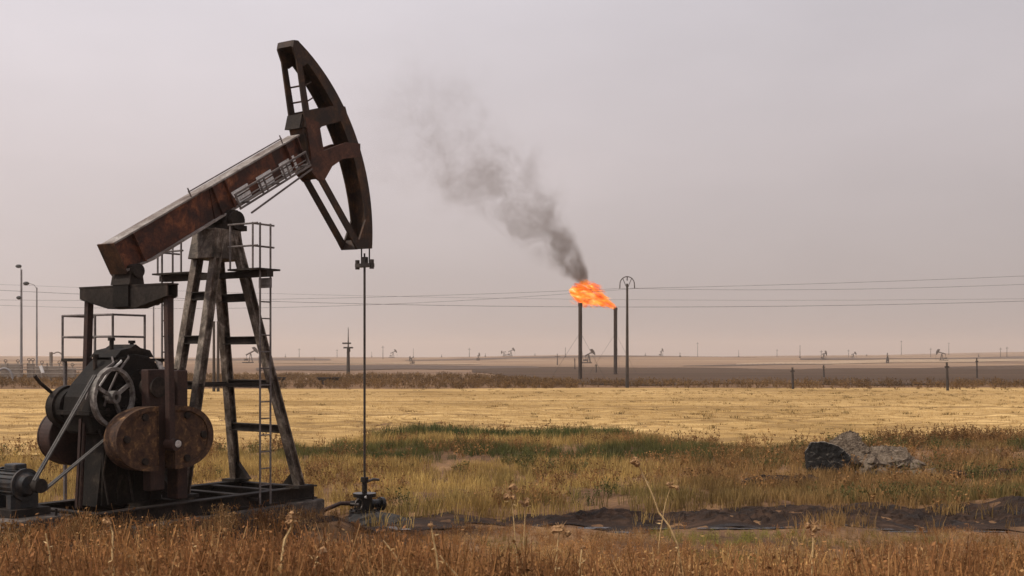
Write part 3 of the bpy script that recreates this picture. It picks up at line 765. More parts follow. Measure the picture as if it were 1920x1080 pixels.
MB().path([(-3.3, 0.7, 2.9), (-3.5, 0.75, 3.08), (-3.6, 0.75, 3.2)], 0.03, 8).build('brake_lever', M['dark_steel'], bd)
pu.matrix_world = Matrix.Translation((PC[0], -0.535, PC[2])) @ Matrix.Rotation(R(11), 4, 'Z') @ Matrix.Translation((-PC[0], 0.535, -PC[2]))
# V belts from the motor pulley
MC = (-4.42, 0, 1.53)
mpul = MB().tube((MC[0], -0.60, MC[2]), (MC[0], -0.47, MC[2]), 0.11, 20).build('belt_sheave', M['dark_steel'], PJ, True)
dx, dz = PC[0] - MC[0], PC[2] - MC[2]; L_ = math.hypot(dx, dz); nx_, nz_ = -dz / L_, dx / L_
for k, yy in enumerate((-0.56, -0.51)):
    for sg in (1, -1):
        MB().bar((MC[0] + sg * nx_ * 0.115, yy, MC[2] + sg * nz_ * 0.115), (PC[0] + sg * nx_ * 0.505, yy, PC[2] + sg * nz_ * 0.505), 0.025, 0.035, up=(0, 1, 0)).build('drive_belt', M['belt'], PJ)
# service platform round the post, with rails and two ladders
pf = MB().bar((-0.25, -1.30, 5.01), (-0.25, 1.56, 5.01), 0.16, 0.11).build('post_platform', M['dark_steel'], PJ)
for k in range(3):
    for a_, b_ in ((-1.28, -0.5), (0.5, 1.54)):
        MB().box((-0.52 + 0.19 * k, a_, 5.068), (-0.35 + 0.19 * k, b_, 5.10)).build('deck_plank', M['dark_steel'], pf)
for s, e0, e1 in ((-1, 0.55, 1.22), (1, 0.75, 1.5)):
    for x in (-0.5,):
        for yy in (e0, e1 - 0.1):
            MB().tube((x, s * yy, 5.1), (x, s * yy, 5.92), 0.02, 6).build('rail_post', M['rail'], pf)
        for z in (5.50, 5.90):
            MB().tube((x, s * (e0 - 0.05), z), (x, s * (e1 + 0.02), z), 0.018, 6).build('guard_rail', M['rail'], pf)
    for z in (5.50, 5.90):
        MB().tube((-0.5, s * (e1 - 0.1), z), (0.03, s * (e1 - 0.1), z), 0.018, 6).build('guard_rail', M['rail'], pf)
for s, yl in ((-1, -1.18), (1, 1.42)):
    ld = MB()
    for x in (-0.38, -0.12): ld.tube((x, yl, 0.85), (x, yl, 5.92), 0.021, 6)
    ldo = ld.build('access_ladder', M['rail'], PJ)
    for k in range(13):
        MB().tube((-0.38, yl, 1.2 + 0.3 * k), (-0.12, yl, 1.2 + 0.3 * k), 0.013, 6).build('ladder_rung', M['rail'], ldo)
    MB().bar((-0.25, yl, 4.93), (-0.25, yl - 0.0, 4.75), 0.3, 0.03).build('ladder_bracket', M['rail'], ldo)
    MB().bar((-0.42, yl, 0.95), (-0.42, s * 0.85, 0.95), 0.05, 0.05).build('ladder_foot', M['dark_steel'], ldo)

# gearbox service platform behind, with a hoop rail
sp_ = empty('service_platform', (*PW(-1.25, 1.75), 0), A, 'small steel platform with pipe guard rails behind the gearbox', 'platform')
spf = MB().box((-0.38, -0.98, 3.42), (0.38, 1.02, 3.48)).build('platform_floor', M['dark_steel'], sp_)
for x in (-0.34, 0.34):
    for y in (-0.9, 0.95):
        MB().tube((x, y, H(*PW(-1.25 + x, 1.75 + y)) - 0.05), (x, y, 3.42), 0.035, 8).build('support_post', M['rail'], sp_)
for x in (-0.36,):
    for y in (-0.45, 0.05, 1.0):
        MB().tube((x, y, 3.48), (x, y, 4.28), 0.022, 8).build('rail_post', M['rail'], sp_)
    for z in (3.88, 4.28):
        MB().tube((x, -0.46, z), (x, 1.01, z), 0.022, 8).build('guard_rail', M['rail'], sp_)
for y in (-0.45, 1.0):
    for z in (3.88, 4.28):
        MB().tube((-0.36, y, z), (0.36, y, z), 0.02, 8).build('guard_rail', M['rail'], sp_)
    MB().tube((0.36, y, 3.48), (0.36, y, 4.30), 0.022, 8).build('rail_post', M['rail'], sp_)

# electric motor
mo = empty('electric_motor', (*PW(MC[0], 0.05), 0), A, 'finned dark electric motor on the concrete at the left edge of the photo', 'motor')
mz = MC[2]
body = MB().tube((0, -0.25, mz), (0, 0.3, mz), 0.215, 28).build('motor_body', M['motor'], mo, True)
for k in range(20):
    t = R(18 * k + 9)
    MB().bar((0.225 * math.cos(t), -0.2, mz + 0.225 * math.sin(t)), (0.225 * math.cos(t), 0.25, mz + 0.225 * math.sin(t)), 0.012, 0.035, up=(math.cos(t), 0, math.sin(t))).build('cooling_fin', M['motor'], body)
for y0_, y1_ in ((-0.25, -0.36), (0.3, 0.42)):
    MB().ring((0, 0, mz), 0.25, 0.16, y0_ - 0.02, y0_ + 0.02, 28).build('end_flange', M['motor'], mo, True)
    MB().tube((0, y0_, mz), (0, y1_, mz), 0.205, 24, 0.14).build('end_bell', M['motor'], mo, True)
MB().box((-0.10, -0.12, mz + 0.21), (0.12, 0.16, mz + 0.31)).build('terminal_box', M['motor'], mo, bevel=0.02)
MB().tube((0, -0.62, mz), (0, -0.35, mz), 0.025, 12).build('motor_shaft', M['dark_steel'], mo)
for s in (-1, 1):
    MB().box((-0.24, s * 0.18 - 0.05, 1.165), (0.24, s * 0.18 + 0.07, mz - 0.15)).build('motor_foot', M['motor'], mo)
MB().box((-0.34, -0.4, 1.05), (0.34, 0.45, 1.164)).build('slide_base', M['dark_steel'], mo)

# concrete foundation blocks
def block(x0, x1, y0, y1, z1, label):
    cx, cy = (x0 + x1) / 2, (y0 + y1) / 2
    e = empty('foundation_block', (*PW(cx, cy), 0), A, label, 'concrete block', 'concrete blocks under the pump jack')
    q = random.Random(int(x0 * 100)); a, b = (x1 - x0) / 2, (y1 - y0) / 2
    cb = MB().box((-a, -b, -0.35), (a, b, z1)).build('concrete_body', M['concrete'], e, bevel=0.035)
    for s in (-1, 1):
        MB().tube((a * 0.5, s * (b - 0.1), z1 - 0.02), (a * 0.5, s * (b - 0.1), z1 + 0.11), 0.02, 8).build('anchor_bolt', M['dark_steel'], e)
block(0.42, 1.32, -1.2, 1.2, 0.795, 'stained concrete block under the front legs, nearest the wellhead')
block(-1.55, 0.38, -1.12, 1.12, 0.78, 'weed-hidden concrete block under the rear legs of the pump jack')
block(-3.75, -1.6, -1.25, 1.25, 0.795, 'long concrete block under the gearbox pedestal')
block(-4.95, -3.9, -0.7, 0.65, 1.045, 'concrete block under the electric motor, leftmost in the photo')

# ------------------------------------------------------------------ wellhead
wx, wy = PW(WX, 0)
wz = H(wx, wy)
wh = empty('wellhead', (wx, wy, wz), A, 'black oil-soaked wellhead with valve and bolts below the polished rod', 'wellhead')
MB().tube((0, 0, -0.3), (0, 0, 0.16), 0.24, 20).build('casing', M['oil'], wh, True)
fl = MB().tube((0, 0, 0.16), (0, 0, 0.22), 0.33, 24).tube((0, 0, 0.225), (0, 0, 0.285), 0.33, 24).build('casing_flange', M['dark_steel'], wh, True)
for k in range(8):
    t = R(45 * k)
    MB().tube((0.28 * math.cos(t), 0.28 * math.sin(t), 0.13), (0.28 * math.cos(t), 0.28 * math.sin(t), 0.33), 0.022, 8).build('flange_bolt', M['oil'], fl)
MB().tube((0, 0, 0.285), (0, 0, 0.58), 0.17, 18).build('tubing_spool', M['oil'], wh, True)
tee = MB().tube((0, 0, 0.58), (0, 0, 0.66), 0.25, 20).tube((0.0, 0.0, 0.44), (0.38, -0.12, 0.40), 0.09, 12).tube((0.36, -0.115, 0.40), (0.44, -0.14, 0.39), 0.15, 14).tube((-0.02, 0.0, 0.46), (-0.34, 0.1, 0.46), 0.06, 12).build('pumping_tee', M['oil'], wh, True)
for yy in (-0.07, 0.09):
    MB().tube((-0.16, yy - 0.06, 0.60), (-0.16, yy - 0.12, 0.60), 0.032, 12).build('bright_plug', M['bright'], tee, True)
MB().tube((0, 0, 0.64), (0, 0, 0.96), 0.055, 14).tube((0, 0, 0.90), (0, 0, 1.0), 0.085, 14).build('stuffing_box', M['dark_steel'], wh, True)
vw = MB().ring((-0.36, 0.1, 0.46), 0.13, 0.105, -0.26, -0.235, 20).build('valve_wheel', M['rod'], wh, True)
MB().tube((-0.36, 0.1, 0.46), (-0.36, -0.16, 0.46), 0.025, 8).build('valve_stem', M['rod'], vw)
MB().path([(-0.3, 0.1, 0.46), (-0.55, 0.2, 0.48), (-0.75, 0.32, 0.40), (-1.0, 0.45, 0.30), (-1.3, 0.6, 0.27), (-1.6, 0.8, 0.10), (-1.8, 0.95, -0.15)], 0.045, 10).build('flow_line', M['pitman'], wh, True)
MB().path([(0.08, 0, 0.9), (0.3, 0.0, 0.93), (0.5, 0.02, 0.9)], 0.03, 8).build('bleed_pipe', M['rod'], wh, True)
ob = MB().blob((0, 0, 0), (0.72, 0.45, 0.26), 30, 14, 0.10, 5).build('oily_mound', M['tar'])
ob.location = (wx + 0.25, wy - 0.25, wz + 0.02)
tag(ob, 'low black mound of oil-soaked earth round the wellhead', 'mound')

# ------------------------------------------------------------------ flare: two stacks, flame, smoke
def stack(xp, y, top, r, label):
    x = px(xp, y); z = H(x, y)
    e = empty('flare_stack', (x, y, z), 0, label, 'flare stack', 'flare stacks')
    p = MB().tube((0, 0, -0.3), (0, 0, top), r, 16).build('stack_pipe', M['stack'], e, True)
    MB().tube((0, 0, top - 0.5), (0, 0, top + 0.02), r * 1.14, 16).build('burner_tip', M['stack'], p, True)
    MB().tube((0, 0, -0.1), (0, 0, 0.15), r * 1.7, 16).build('base_flange', M['stack'], e, True)
    for t in (35, 155, 275):
        MB().tube((0, 0, top * 0.62), (top * 0.42 * math.cos(R(t)), top * 0.42 * math.sin(R(t)), 0.05), 0.018, 5).build('guy_wire', M['wire'], e)
    MB().tube((0.0, -r * 1.0, top * 0.55), (0.0, -r - 0.04, 0.3), 0.05, 6).build('pilot_line', M['stack'], e)
    return x, z
stack(1088, 183, 11.95, 0.30, 'thicker black flare stack left of the flame, no flame of its own')
fx, fz = stack(1154, 233, 13.35, 0.36, 'black flare stack right of its twin with the flame blowing off its tip')

def hull(stations, n=20):
    """closed tube along local +x; stations are (x, radius_y, radius_z, centre_z)"""
    vs, fs = [], []
    for (x, ry, rz, cz) in stations:
        for j in range(n):
            t = 2 * math.pi * j / n
            vs.append((x, ry * math.cos(t), cz + rz * math.sin(t)))
    k = len(stations)
    for i_ in range(k - 1):
        for j in range(n):
            fs.append((i_ * n + j, i_ * n + (j + 1) % n, (i_ + 1) * n + (j + 1) % n, (i_ + 1) * n + j))
    fs += [tuple(range(n - 1, -1, -1)), tuple(range((k - 1) * n, k * n))]
    return MB().add(vs, fs)

def vmath(n, l, op, a, b=None, c=None):
    k = n.new('ShaderNodeMath'); k.operation = op
    for i_, v in enumerate((a, b, c)):
        if v is None: continue
        if isinstance(v, (int, float)): k.inputs[i_].default_value = v
        else: l.new(v, k.inputs[i_])
    return k.outputs[0]

# smoke: axis rises to the left from the flame
S0 = Vector((px(1098, 228), 228, EYE + (670 - 528) / FPX * 228))
S1 = Vector((px(715, 228), 228 + 6, EYE + (670 - 105) / FPX * 228))
SL = (S1 - S0).length
def smoke_mat():
    m = bpy.data.materials.new('flare_smoke'); m.use_nodes = True
    n, l = m.node_tree.nodes, m.node_tree.links
    n.clear()
    out = n.new('ShaderNodeOutputMaterial'); pv = n.new('ShaderNodeVolumePrincipled')
    tc = n.new('ShaderNodeTexCoord')
    wob = n.new('ShaderNodeTexNoise'); wob.inputs['Scale'].default_value = 0.11; wob.inputs['Detail'].default_value = 3
    l.new(tc.outputs['Object'], wob.inputs['Vector'])
    sub = n.new('ShaderNodeVectorMath'); sub.operation = 'SUBTRACT'; sub.inputs[1].default_value = (0.5, 0.5, 0.5)
    l.new(wob.outputs['Color'], sub.inputs[0])
    sx = n.new('ShaderNodeSeparateXYZ'); l.new(tc.outputs['Object'], sx.inputs[0])
    x = sx.outputs['X']
    amp = vmath(n, l, 'MULTIPLY', vmath(n, l, 'POWER', vmath(n, l, 'MAXIMUM', x, 0.0), 0.7), 2.1)
    sc_ = n.new('ShaderNodeVectorMath'); sc_.operation = 'SCALE'
    l.new(sub.outputs[0], sc_.inputs[0]); l.new(amp, sc_.inputs['Scale'])
    ad = n.new('ShaderNodeVectorMath'); ad.operation = 'ADD'
    l.new(tc.outputs['Object'], ad.inputs[0]); l.new(sc_.outputs[0], ad.inputs[1])
    s2 = n.new('ShaderNodeSeparateXYZ'); l.new(ad.outputs[0], s2.inputs[0])
    bend = vmath(n, l, 'MULTIPLY', vmath(n, l, 'SINE', vmath(n, l, 'DIVIDE', x, SL / 6.28)), -1.6)
    zb_ = vmath(n, l, 'ADD', s2.outputs['Z'], bend)
    # radius grows along the plume
    rad = vmath(n, l, 'ADD', 0.95, vmath(n, l, 'MULTIPLY', vmath(n, l, 'POWER', vmath(n, l, 'MAXIMUM', x, 0.0), 0.74), 0.84))
    rho = vmath(n, l, 'SQRT', vmath(n, l, 'ADD', vmath(n, l, 'POWER', s2.outputs['Y'], 2.0), vmath(n, l, 'POWER', zb_, 2.0)))
    q = vmath(n, l, 'DIVIDE', rho, rad)
    fall = n.new('ShaderNodeMapRange'); fall.interpolation_type = 'SMOOTHSTEP'
    fall.inputs['From Min'].default_value = 1.05; fall.inputs['From Max'].default_value = 0.35
    l.new(q, fall.inputs['Value'])
    nz = n.new('ShaderNodeTexNoise'); nz.inputs['Scale'].default_value = 0.20
    nz.inputs['Detail'].default_value = 7; nz.inputs['Roughness'].default_value = 0.66; nz.inputs['Distortion'].default_value = 0.9
    l.new(ad.outputs[0], nz.inputs['Vector'])
    th = n.new('ShaderNodeMapRange'); th.interpolation_type = 'SMOOTHSTEP'
    th.inputs['From Min'].default_value = 0.42; th.inputs['From Max'].default_value = 0.64
    l.new(nz.outputs['Fac'], th.inputs['Value'])
    # thin out with distance
    dec = n.new('ShaderNodeValToRGB'); e_ = dec.color_ramp.elements
    e_[0].position, e_[0].color = 0.0, (1, 1, 1, 1)
    e_[1].position, e_[1].color = 1.0, (0, 0, 0, 1)
    for p_, v_ in ((0.04, 0.80), (0.09, 0.38), (0.20, 0.14), (0.38, 0.065), (0.56, 0.036), (0.75, 0.019), (0.92, 0.007)):
        k = e_.new(p_); k.color = (v_, v_, v_, 1)
    l.new(vmath(n, l, 'DIVIDE', x, SL), dec.inputs['Fac'])
    start = n.new('ShaderNodeMapRange'); start.inputs['From Min'].default_value = -0.8; start.inputs['From Max'].default_value = 0.8
    l.new(x, start.inputs['Value'])
    core = n.new('ShaderNodeMapRange'); core.inputs['From Min'].default_value = 7.0; core.inputs['From Max'].default_value = 0.5; core.inputs['To Max'].default_value = 0.6
    l.new(x, core.inputs['Value'])
    puff = vmath(n, l, 'MINIMUM', vmath(n, l, 'ADD', th.outputs[0], core.outputs[0]), 1.0)
    dn = vmath(n, l, 'MULTIPLY', vmath(n, l, 'MULTIPLY', fall.outputs[0], puff), vmath(n, l, 'MULTIPLY', dec.outputs['Color'], start.outputs[0]))
    dn = vmath(n, l, 'MULTIPLY', dn, SMOKE_D)
    l.new(dn, pv.inputs['Density'])
    pv.inputs['Color'].default_value = (0.21, 0.16, 0.125, 1)
    pv.inputs['Anisotropy'].default_value = 0.2
    l.new(pv.outputs[0], out.inputs['Volume'])
    m.cycles.volume_step_rate = 0.25
    return m
SMOKE_D = 1.15
st = []
for k in range(13):
    x = -0.8 + (SL + 0.8) * k / 12
    r = (0.95 + 0.84 * max(x, 0) ** 0.74) * 1.05 + 0.5 * max(x, 0) ** 0.7 + 0.8
    st.append((x, r, r, 0.0))
smk = hull(st).build('smoke_plume', smoke_mat(), None, True)
smk.location = S0
dirv = (S1 - S0).normalized()
smk.rotation_euler = dirv.to_track_quat('X', 'Z').to_euler()
tag(smk, 'grey-brown smoke plume drifting up and left from the flare flame', 'smoke')

# flame: blows left from the right stack's tip
F0 = Vector((px(1155, 233), 233, EYE + (670 - 577) / FPX * 233))
F1 = Vector((px(1066, 229), 229, EYE + (670 - 543) / FPX * 229))
FL = (F1 - F0).length
def flame_mat():
    m = bpy.data.materials.new('flare_flame'); m.use_nodes = True
    n, l = m.node_tree.nodes, m.node_tree.links
    n.clear()
    out = n.new('ShaderNodeOutputMaterial')
    tc = n.new('ShaderNodeTexCoord')
    wob = n.new('ShaderNodeTexNoise'); wob.inputs['Scale'].default_value = 0.45; wob.inputs['Detail'].default_value = 3
    l.new(tc.outputs['Object'], wob.inputs['Vector'])
    sub = n.new('ShaderNodeVectorMath'); sub.operation = 'SUBTRACT'; sub.inputs[1].default_value = (0.5, 0.5, 0.5)
    l.new(wob.outputs['Color'], sub.inputs[0])
    sx = n.new('ShaderNodeSeparateXYZ'); l.new(tc.outputs['Object'], sx.inputs[0])
    x = vmath(n, l, 'DIVIDE', sx.outputs['X'], FL)
    sc_ = n.new('ShaderNodeVectorMath'); sc_.operation = 'SCALE'
    l.new(sub.outputs[0], sc_.inputs[0]); l.new(vmath(n, l, 'MULTIPLY', x, 2.6), sc_.inputs['Scale'])
    ad = n.new('ShaderNodeVectorMath'); ad.operation = 'ADD'
    l.new(tc.outputs['Object'], ad.inputs[0]); l.new(sc_.outputs[0], ad.inputs[1])
    s2 = n.new('ShaderNodeSeparateXYZ'); l.new(ad.outputs[0], s2.inputs[0])
    rr = n.new('ShaderNodeValToRGB'); e_ = rr.color_ramp.elements
    e_[0].position, e_[0].color = 0.0, (0.10,) * 3 + (1,)
    e_[1].position, e_[1].color = 1.0, (0.0,) * 3 + (1,)
    for p_, v_ in ((0.2, 0.28), (0.45, 0.52), (0.65, 0.62), (0.85, 0.50), (0.95, 0.25)):
        k = e_.new(p_); k.color = (v_,) * 3 + (1,)
    l.new(x, rr.inputs['Fac'])
    rad = vmath(n, l, 'MULTIPLY', rr.outputs['Color'], 4.5)
    zc = vmath(n, l, 'SUBTRACT', s2.outputs['Z'], vmath(n, l, 'MULTIPLY', vmath(n, l, 'SINE', vmath(n, l, 'MULTIPLY', x, 3.14)), 0.55))
    rho = vmath(n, l, 'SQRT', vmath(n, l, 'ADD', vmath(n, l, 'POWER', s2.outputs['Y'], 2.0), vmath(n, l, 'POWER', zc, 2.0)))
    q = vmath(n, l, 'SUBTRACT', 1.0, vmath(n, l, 'DIVIDE', rho, vmath(n, l, 'MAXIMUM', rad, 0.02)))
    nz = n.new('ShaderNodeTexNoise'); nz.inputs['Scale'].default_value = 0.6
    nz.inputs['Detail'].default_value = 5; nz.inputs['Roughness'].default_value = 0.6; nz.inputs['Distortion'].default_value = 1.2
    mp = n.new('ShaderNodeMapping'); mp.inputs['Scale'].default_value = (0.38, 1, 1.7)
    l.new(ad.outputs[0], mp.inputs['Vector']); l.new(mp.outputs[0], nz.inputs['Vector'])
    body = vmath(n, l, 'ADD', q, vmath(n, l, 'MULTIPLY', vmath(n, l, 'SUBTRACT', nz.outputs['Fac'], 0.5), 3.4))
    dn = n.new('ShaderNodeMapRange'); dn.interpolation_type = 'SMOOTHSTEP'
    dn.inputs['From Min'].default_value = 0.18; dn.inputs['From Max'].default_value = 0.55
    l.new(body, dn.inputs['Value'])
    n2 = n.new('ShaderNodeTexNoise'); n2.inputs['Scale'].default_value = 0.8; n2.inputs['Detail'].default_value = 3; n2.inputs['Distortion'].default_value = 0.6
    l.new(mp.outputs[0], n2.inputs['Vector'])
    hot = vmath(n, l, 'ADD', vmath(n, l, 'MULTIPLY', n2.outputs['Fac'], 0.85), vmath(n, l, 'MULTIPLY', vmath(n, l, 'MAXIMUM', body, 0.0), 0.085))
    cr = ramp(n, l, hot, [(0.30, (0.34, 0.03, 0.004)), (0.40, (0.80, 0.09, 0.006)), (0.49, (1.0, 0.22, 0.012)), (0.57, (1.0, 0.46, 0.06)), (0.66, (1.0, 0.85, 0.45))])
    KA = 2.2
    em = n.new('ShaderNodeEmission'); l.new(cr, em.inputs['Color'])
    l.new(vmath(n, l, 'MULTIPLY', dn.outputs[0], KA * 1.45), em.inputs['Strength'])
    ab = n.new('ShaderNodeVolumeAbsorption'); ab.inputs['Color'].default_value = (0, 0, 0, 1)
    l.new(vmath(n, l, 'MULTIPLY', dn.outputs[0], KA), ab.inputs['Density'])
    mx = n.new('ShaderNodeAddShader'); l.new(em.outputs[0], mx.inputs[0]); l.new(ab.outputs[0], mx.inputs[1])
    l.new(mx.outputs[0], out.inputs['Volume'])
    m.cycles.volume_step_rate = 0.3
    return m
fst = [(-0.1, 0.42, 0.42, 0.0)]
for k in range(1, 11):
    t = k / 10
    r = 4.5 * np.interp(t, [0, 0.2, 0.45, 0.65, 0.85, 0.95, 1], [0.1, 0.28, 0.52, 0.62, 0.5, 0.25, 0.06]) * 1.2 + 0.25
    fst.append((FL * t, float(r), float(r), 0.55 * math.sin(math.pi * t)))
flm = hull(fst).build('flare_flame', flame_mat(), None, True)
flm.location = F0
flm.rotation_euler = (F1 - F0).normalized().to_track_quat('X', 'Z').to_euler()
tag(flm, 'ragged orange flame streaming left off the flare stack', 'flame')

# ------------------------------------------------------------------ poles and overhead wires
def arch_pole(x, y, top, label):
    z = H(x, y)
    e = empty('power_pole', (x, y, z), 0, label, 'power pole', 'power poles with curved tops')
    p = MB().tube((0, 0, -0.4), (0, 0, top - 0.9), 0.20, 12, 0.12).build('pole_shaft', M['pole'], e, True)
    arm = MB().path([(0.82 * math.cos(R(t)) , 0, top - 0.95 + 0.85 * math.sin(R(t))) for t in range(-8, 189, 14)], 0.05, 6).build('curved_arm', M['pole'], e, True)
    for sx in (-1, 1):
        MB().bar((0, 0, top - 1.5), (sx * 0.5, 0, top - 0.32), 0.07, 0.07).build('arm_brace', M['pole'], e)
        MB().tube((sx * 0.82, 0, top - 1.0), (sx * 0.84, 0, top - 1.45), 0.06, 6).build('insulator', M['pole'], e)
    MB().tube((0, 0, top - 0.12), (0, 0, top - 0.55), 0.06, 6).build('insulator', M['pole'], e)
    return (x, y, z)
P0 = arch_pole(px(1176, 133), 133, 12.75, 'tall dark power pole with a curved top just right of the flare')
PLx = arch_pole(px(1176, 133) - 100, 150, 12.75, 'power pole standing out of the picture on the left')
PRx = arch_pole(px(1176, 133) + 78, 112, 14.9, 'power pole standing out of the picture on the right')
def wire(p, q, sag, r, label):
    pts = []
    for k in range(25):
        t = k / 24; v = Vector(p).lerp(Vector(q), t); v.z -= 4 * sag * t * (1 - t); pts.append(v)
    return tag(MB().path(pts, r, 5).build('overhead_wire', M['wire']), label, 'wire', 'overhead wires')
names = ['left', 'middle', 'right']
for k, (ox, oz) in enumerate(((-0.84, 11.3), (0, 12.2), (0.84, 11.3))):
    if k == 1: continue
    wire((PLx[0] + ox, PLx[1], PLx[2] + oz), (P0[0] + ox, P0[1], P0[2] + oz), 0.9 + 0.5 * k, 0.016, ('upper' if k == 0 else 'lower') + ' of the two wires running left from the curved-top pole')
    wire((P0[0] + ox, P0[1], P0[2] + oz), (PRx[0] + ox, PRx[1], PRx[2] + oz + 2.2), 0.5 + 0.4 * k, 0.016, ('upper' if k == 0 else 'lower') + ' of the two wires running right from the curved-top pole')
# a second, farther line crossing the whole view on plain poles outside the picture
def plain_pole(x, y, top, label):
    z = H(x, y)
    e = empty('utility_pole', (x, y, z), 0, label, 'utility pole', 'plain utility poles')
    MB().tube((0, 0, -0.3), (0, 0, top), 0.17, 10, 0.11).build('pole_shaft', M['pole'], e, True)
    MB().box((-1.1, -0.06, top - 0.7), (1.1, 0.06, top - 0.55)).build('cross_arm', M['pole'], e)
    for sx in (-1, 0, 1):
        MB().tube((sx * 1.0, 0, top - 0.548), (sx * 1.0, 0, top - 0.30), 0.06, 6).build('insulator', M['pole'], e)
    return (x, y, z + top - 0.3)
qa = plain_pole(-115, 165, 16.1, 'plain utility pole standing out of the picture on the left')
qb = plain_pole(92, 165, 12.4, 'plain utility pole standing out of the picture on the right')
for sx, sg, r in ((-1, 3.1, 0.026), (1, 2.0, 0.014)):
    wire((qa[0] + sx, qa[1], qa[2]), (qb[0] + sx, qb[1], qb[2]), sg, r, 'thick low wire sagging across the whole view' if sx < 0 else 'thin wire above the thick low one across the view')

# utility pole standing beyond the field left of the polished rod
def stub_pole(xp, y, top, label):
    x = px(xp, y); z = H(x, y)
    e = empty('utility_pole', (x, y, z), 0.4, label, 'utility pole')
    MB().tube((0, 0, -0.3), (0, 0, top * 0.6), 0.36, 8, 0.26).tube((0, 0, top * 0.6), (0, 0, top), 0.14, 8, 0.05).build('pole_shaft', M['pole'], e)
    MB().box((-0.9, -0.08, top * 0.57), (0.9, 0.08, top * 0.60)).build('cross_arm', M['pole'], e)
    MB().box((-1.1, -0.08, top * 0.66), (0.5, 0.08, top * 0.69)).build('cross_arm', M['pole'], e)
    MB().box((-0.3, -0.35, top * 0.5), (0.3, -0.1, top * 0.57)).build('transformer_box', M['pole'], e)
stub_pole(653, 215, 9.0, 'dark stubby utility pole beyond the field, left of the polished rod')

def lamp(xp, y, top, arm, heads, label, r=0.11):
    x = px(xp, y); z = H(x, y)
    e = empty('street_lamp', (x, y, z), 0, label, 'lamp', 'yard lamps')
    MB().tube((0, 0, -0.3), (0, 0, top - 0.5), r * 1.5, 8, r).build('lamp_post', M['lamp'], e, True)
    for k, (hz, dx_) in enumerate(heads):
        MB().path([(0, 0, hz - 0.9), (dx_ * 0.3, 0, hz - 0.25), (dx_, 0, hz)], 0.05, 6).build('lamp_arm', M['lamp'], e, True)
        h = MB().blob((dx_ * 1.12, 0, hz - 0.05), (0.52, 0.28, 0.30), 10, 6).build('lamp_head', M['lamp_head'], e, True)
lamp(40, 190, 18.2, 1, ((18.3, -0.4), (13.2, -0.3)), 'tall pale lamp post with two heads, leftmost in the photo', 0.16)
lamp(69, 185, 15.0, 1, ((15.2, -1.5),), 'thin lamp post with a long curved arm, second from the left')
lamp(288, 185, 12.0, 1, ((12.0, 0.45),), 'thin lamp post seen under the equalizer bar')

# ------------------------------------------------------------------ yard at the left edge
def pipe_rack():
    x0, x1, y = px(-60, 168), px(236, 168), 168
    e = empty('pipe_rack', ((x0 + x1) / 2, y, 0), 0, 'grey pipe rack with posts and long pipes behind the pump jack, left', 'pipe rack')
    hw = (x1 - x0) / 2
    for z, r, m in ((2.55, 0.06, 'yard'), (1.75, 0.09, 'yard'), (1.15, 0.07, 'yard'), (2.1, 0.05, 'yard')):
        MB().tube((-hw, 0, z), (hw, 0, z), r, 8).build('pipe', M[m], e)
    for k in range(9):
        x = -hw + 2 * hw * k / 8
        MB().bar((x, 0.1, -0.3), (x, 0.1, 2.7), 0.14, 0.14).build('rack_post', M['yard'], e)
pipe_rack()
def manifold(xp, y, w, h, d, label):
    x = px(xp, y); z = H(x, y)
    e = empty('valve_manifold', (x, y, z), 0.1, label, 'manifold', 'valve manifolds in the yard')
    MB().box((-w / 2, -d / 2, 0.5), (w / 2, d / 2, h)).build('housing', M['yard'], e, bevel=0.05)
    for s in (-1, 1):
        MB().box((s * w * 0.4 - 0.08, -d / 2 + 0.1, -0.2), (s * w * 0.4 + 0.08, d / 2 - 0.1, 0.498)).build('leg', M['yard'], e)
        MB().tube((s * w * 0.3, 0, h), (s * w * 0.3, 0, h + 0.5), 0.09, 8).build('valve_stem', M['yard'], e)
        MB().ring((s * w * 0.3, 0, h + 0.55), 0.25, 0.18, -0.04, 0.04, 14).build('valve_wheel', M['pole'], e)
manifold(58, 172, 0.9, 2.6, 0.8, 'narrow grey cabinet beside the yard pipes')
manifold(95, 176, 4.2, 2.2, 1.2, 'long low grey manifold in the yard, under the gooseneck pipe')
manifold(128, 172, 2.0, 1.9, 1.0, 'small grey manifold in the yard just left of the gearbox')
manifold(22, 178, 3.0, 2.4, 1.2, 'grey manifold near the left edge behind the white pipe bend')
def gooseneck():
    y = 180; x = px(103, y); z = H(x, y)
    e = empty('gooseneck_pipe', (x, y, z), 0, 'bent gooseneck vent pipe rising above the yard', 'vent pipe')
    MB().tube((-0.6, 0, -0.2), (-0.6, 0, 4.3), 0.26, 10).build('riser', M['yard'], e)
    MB().path([(-0.35, 0, 4.1)] + [(-0.3 + 0.7 + 0.75 * math.cos(R(t)), 0, 3.55 + 0.75 * math.sin(R(t))) for t in range(130, -1, -20)] + [(1.15, 0, 2.6)], 0.09, 8).build('bent_pipe', M['yard'], e, True)
gooseneck()
def white_bend():
    y = 160; x = px(8, y); z = H(x, y)
    e = empty('white_pipe_bend', (x, y, z), 0, 'white half-hoop of pipe at the far left edge', 'pipe')
    MB().path([(1.15 * math.cos(R(t)), 0, 0.5 + 1.5 * math.sin(R(t))) for t in range(0, 181, 12)], 0.15, 10).build('hoop', M['lamp'], e, True)
    for s in (-1, 1): MB().tube((s * 1.15, 0, -0.2), (s * 1.15, 0, 0.5), 0.24, 10).build('riser', M['yard'], e)
white_bend()
y = 166; x = px(79, y)
vt = empty('white_vent', (x, y, H(x, y)), 0, 'small white leaning vent cowl in the yard', 'vent')
MB().tube((0, 0, -0.2), (0, 0, 1.3), 0.1, 8).build('stem', M['yard'], vt)
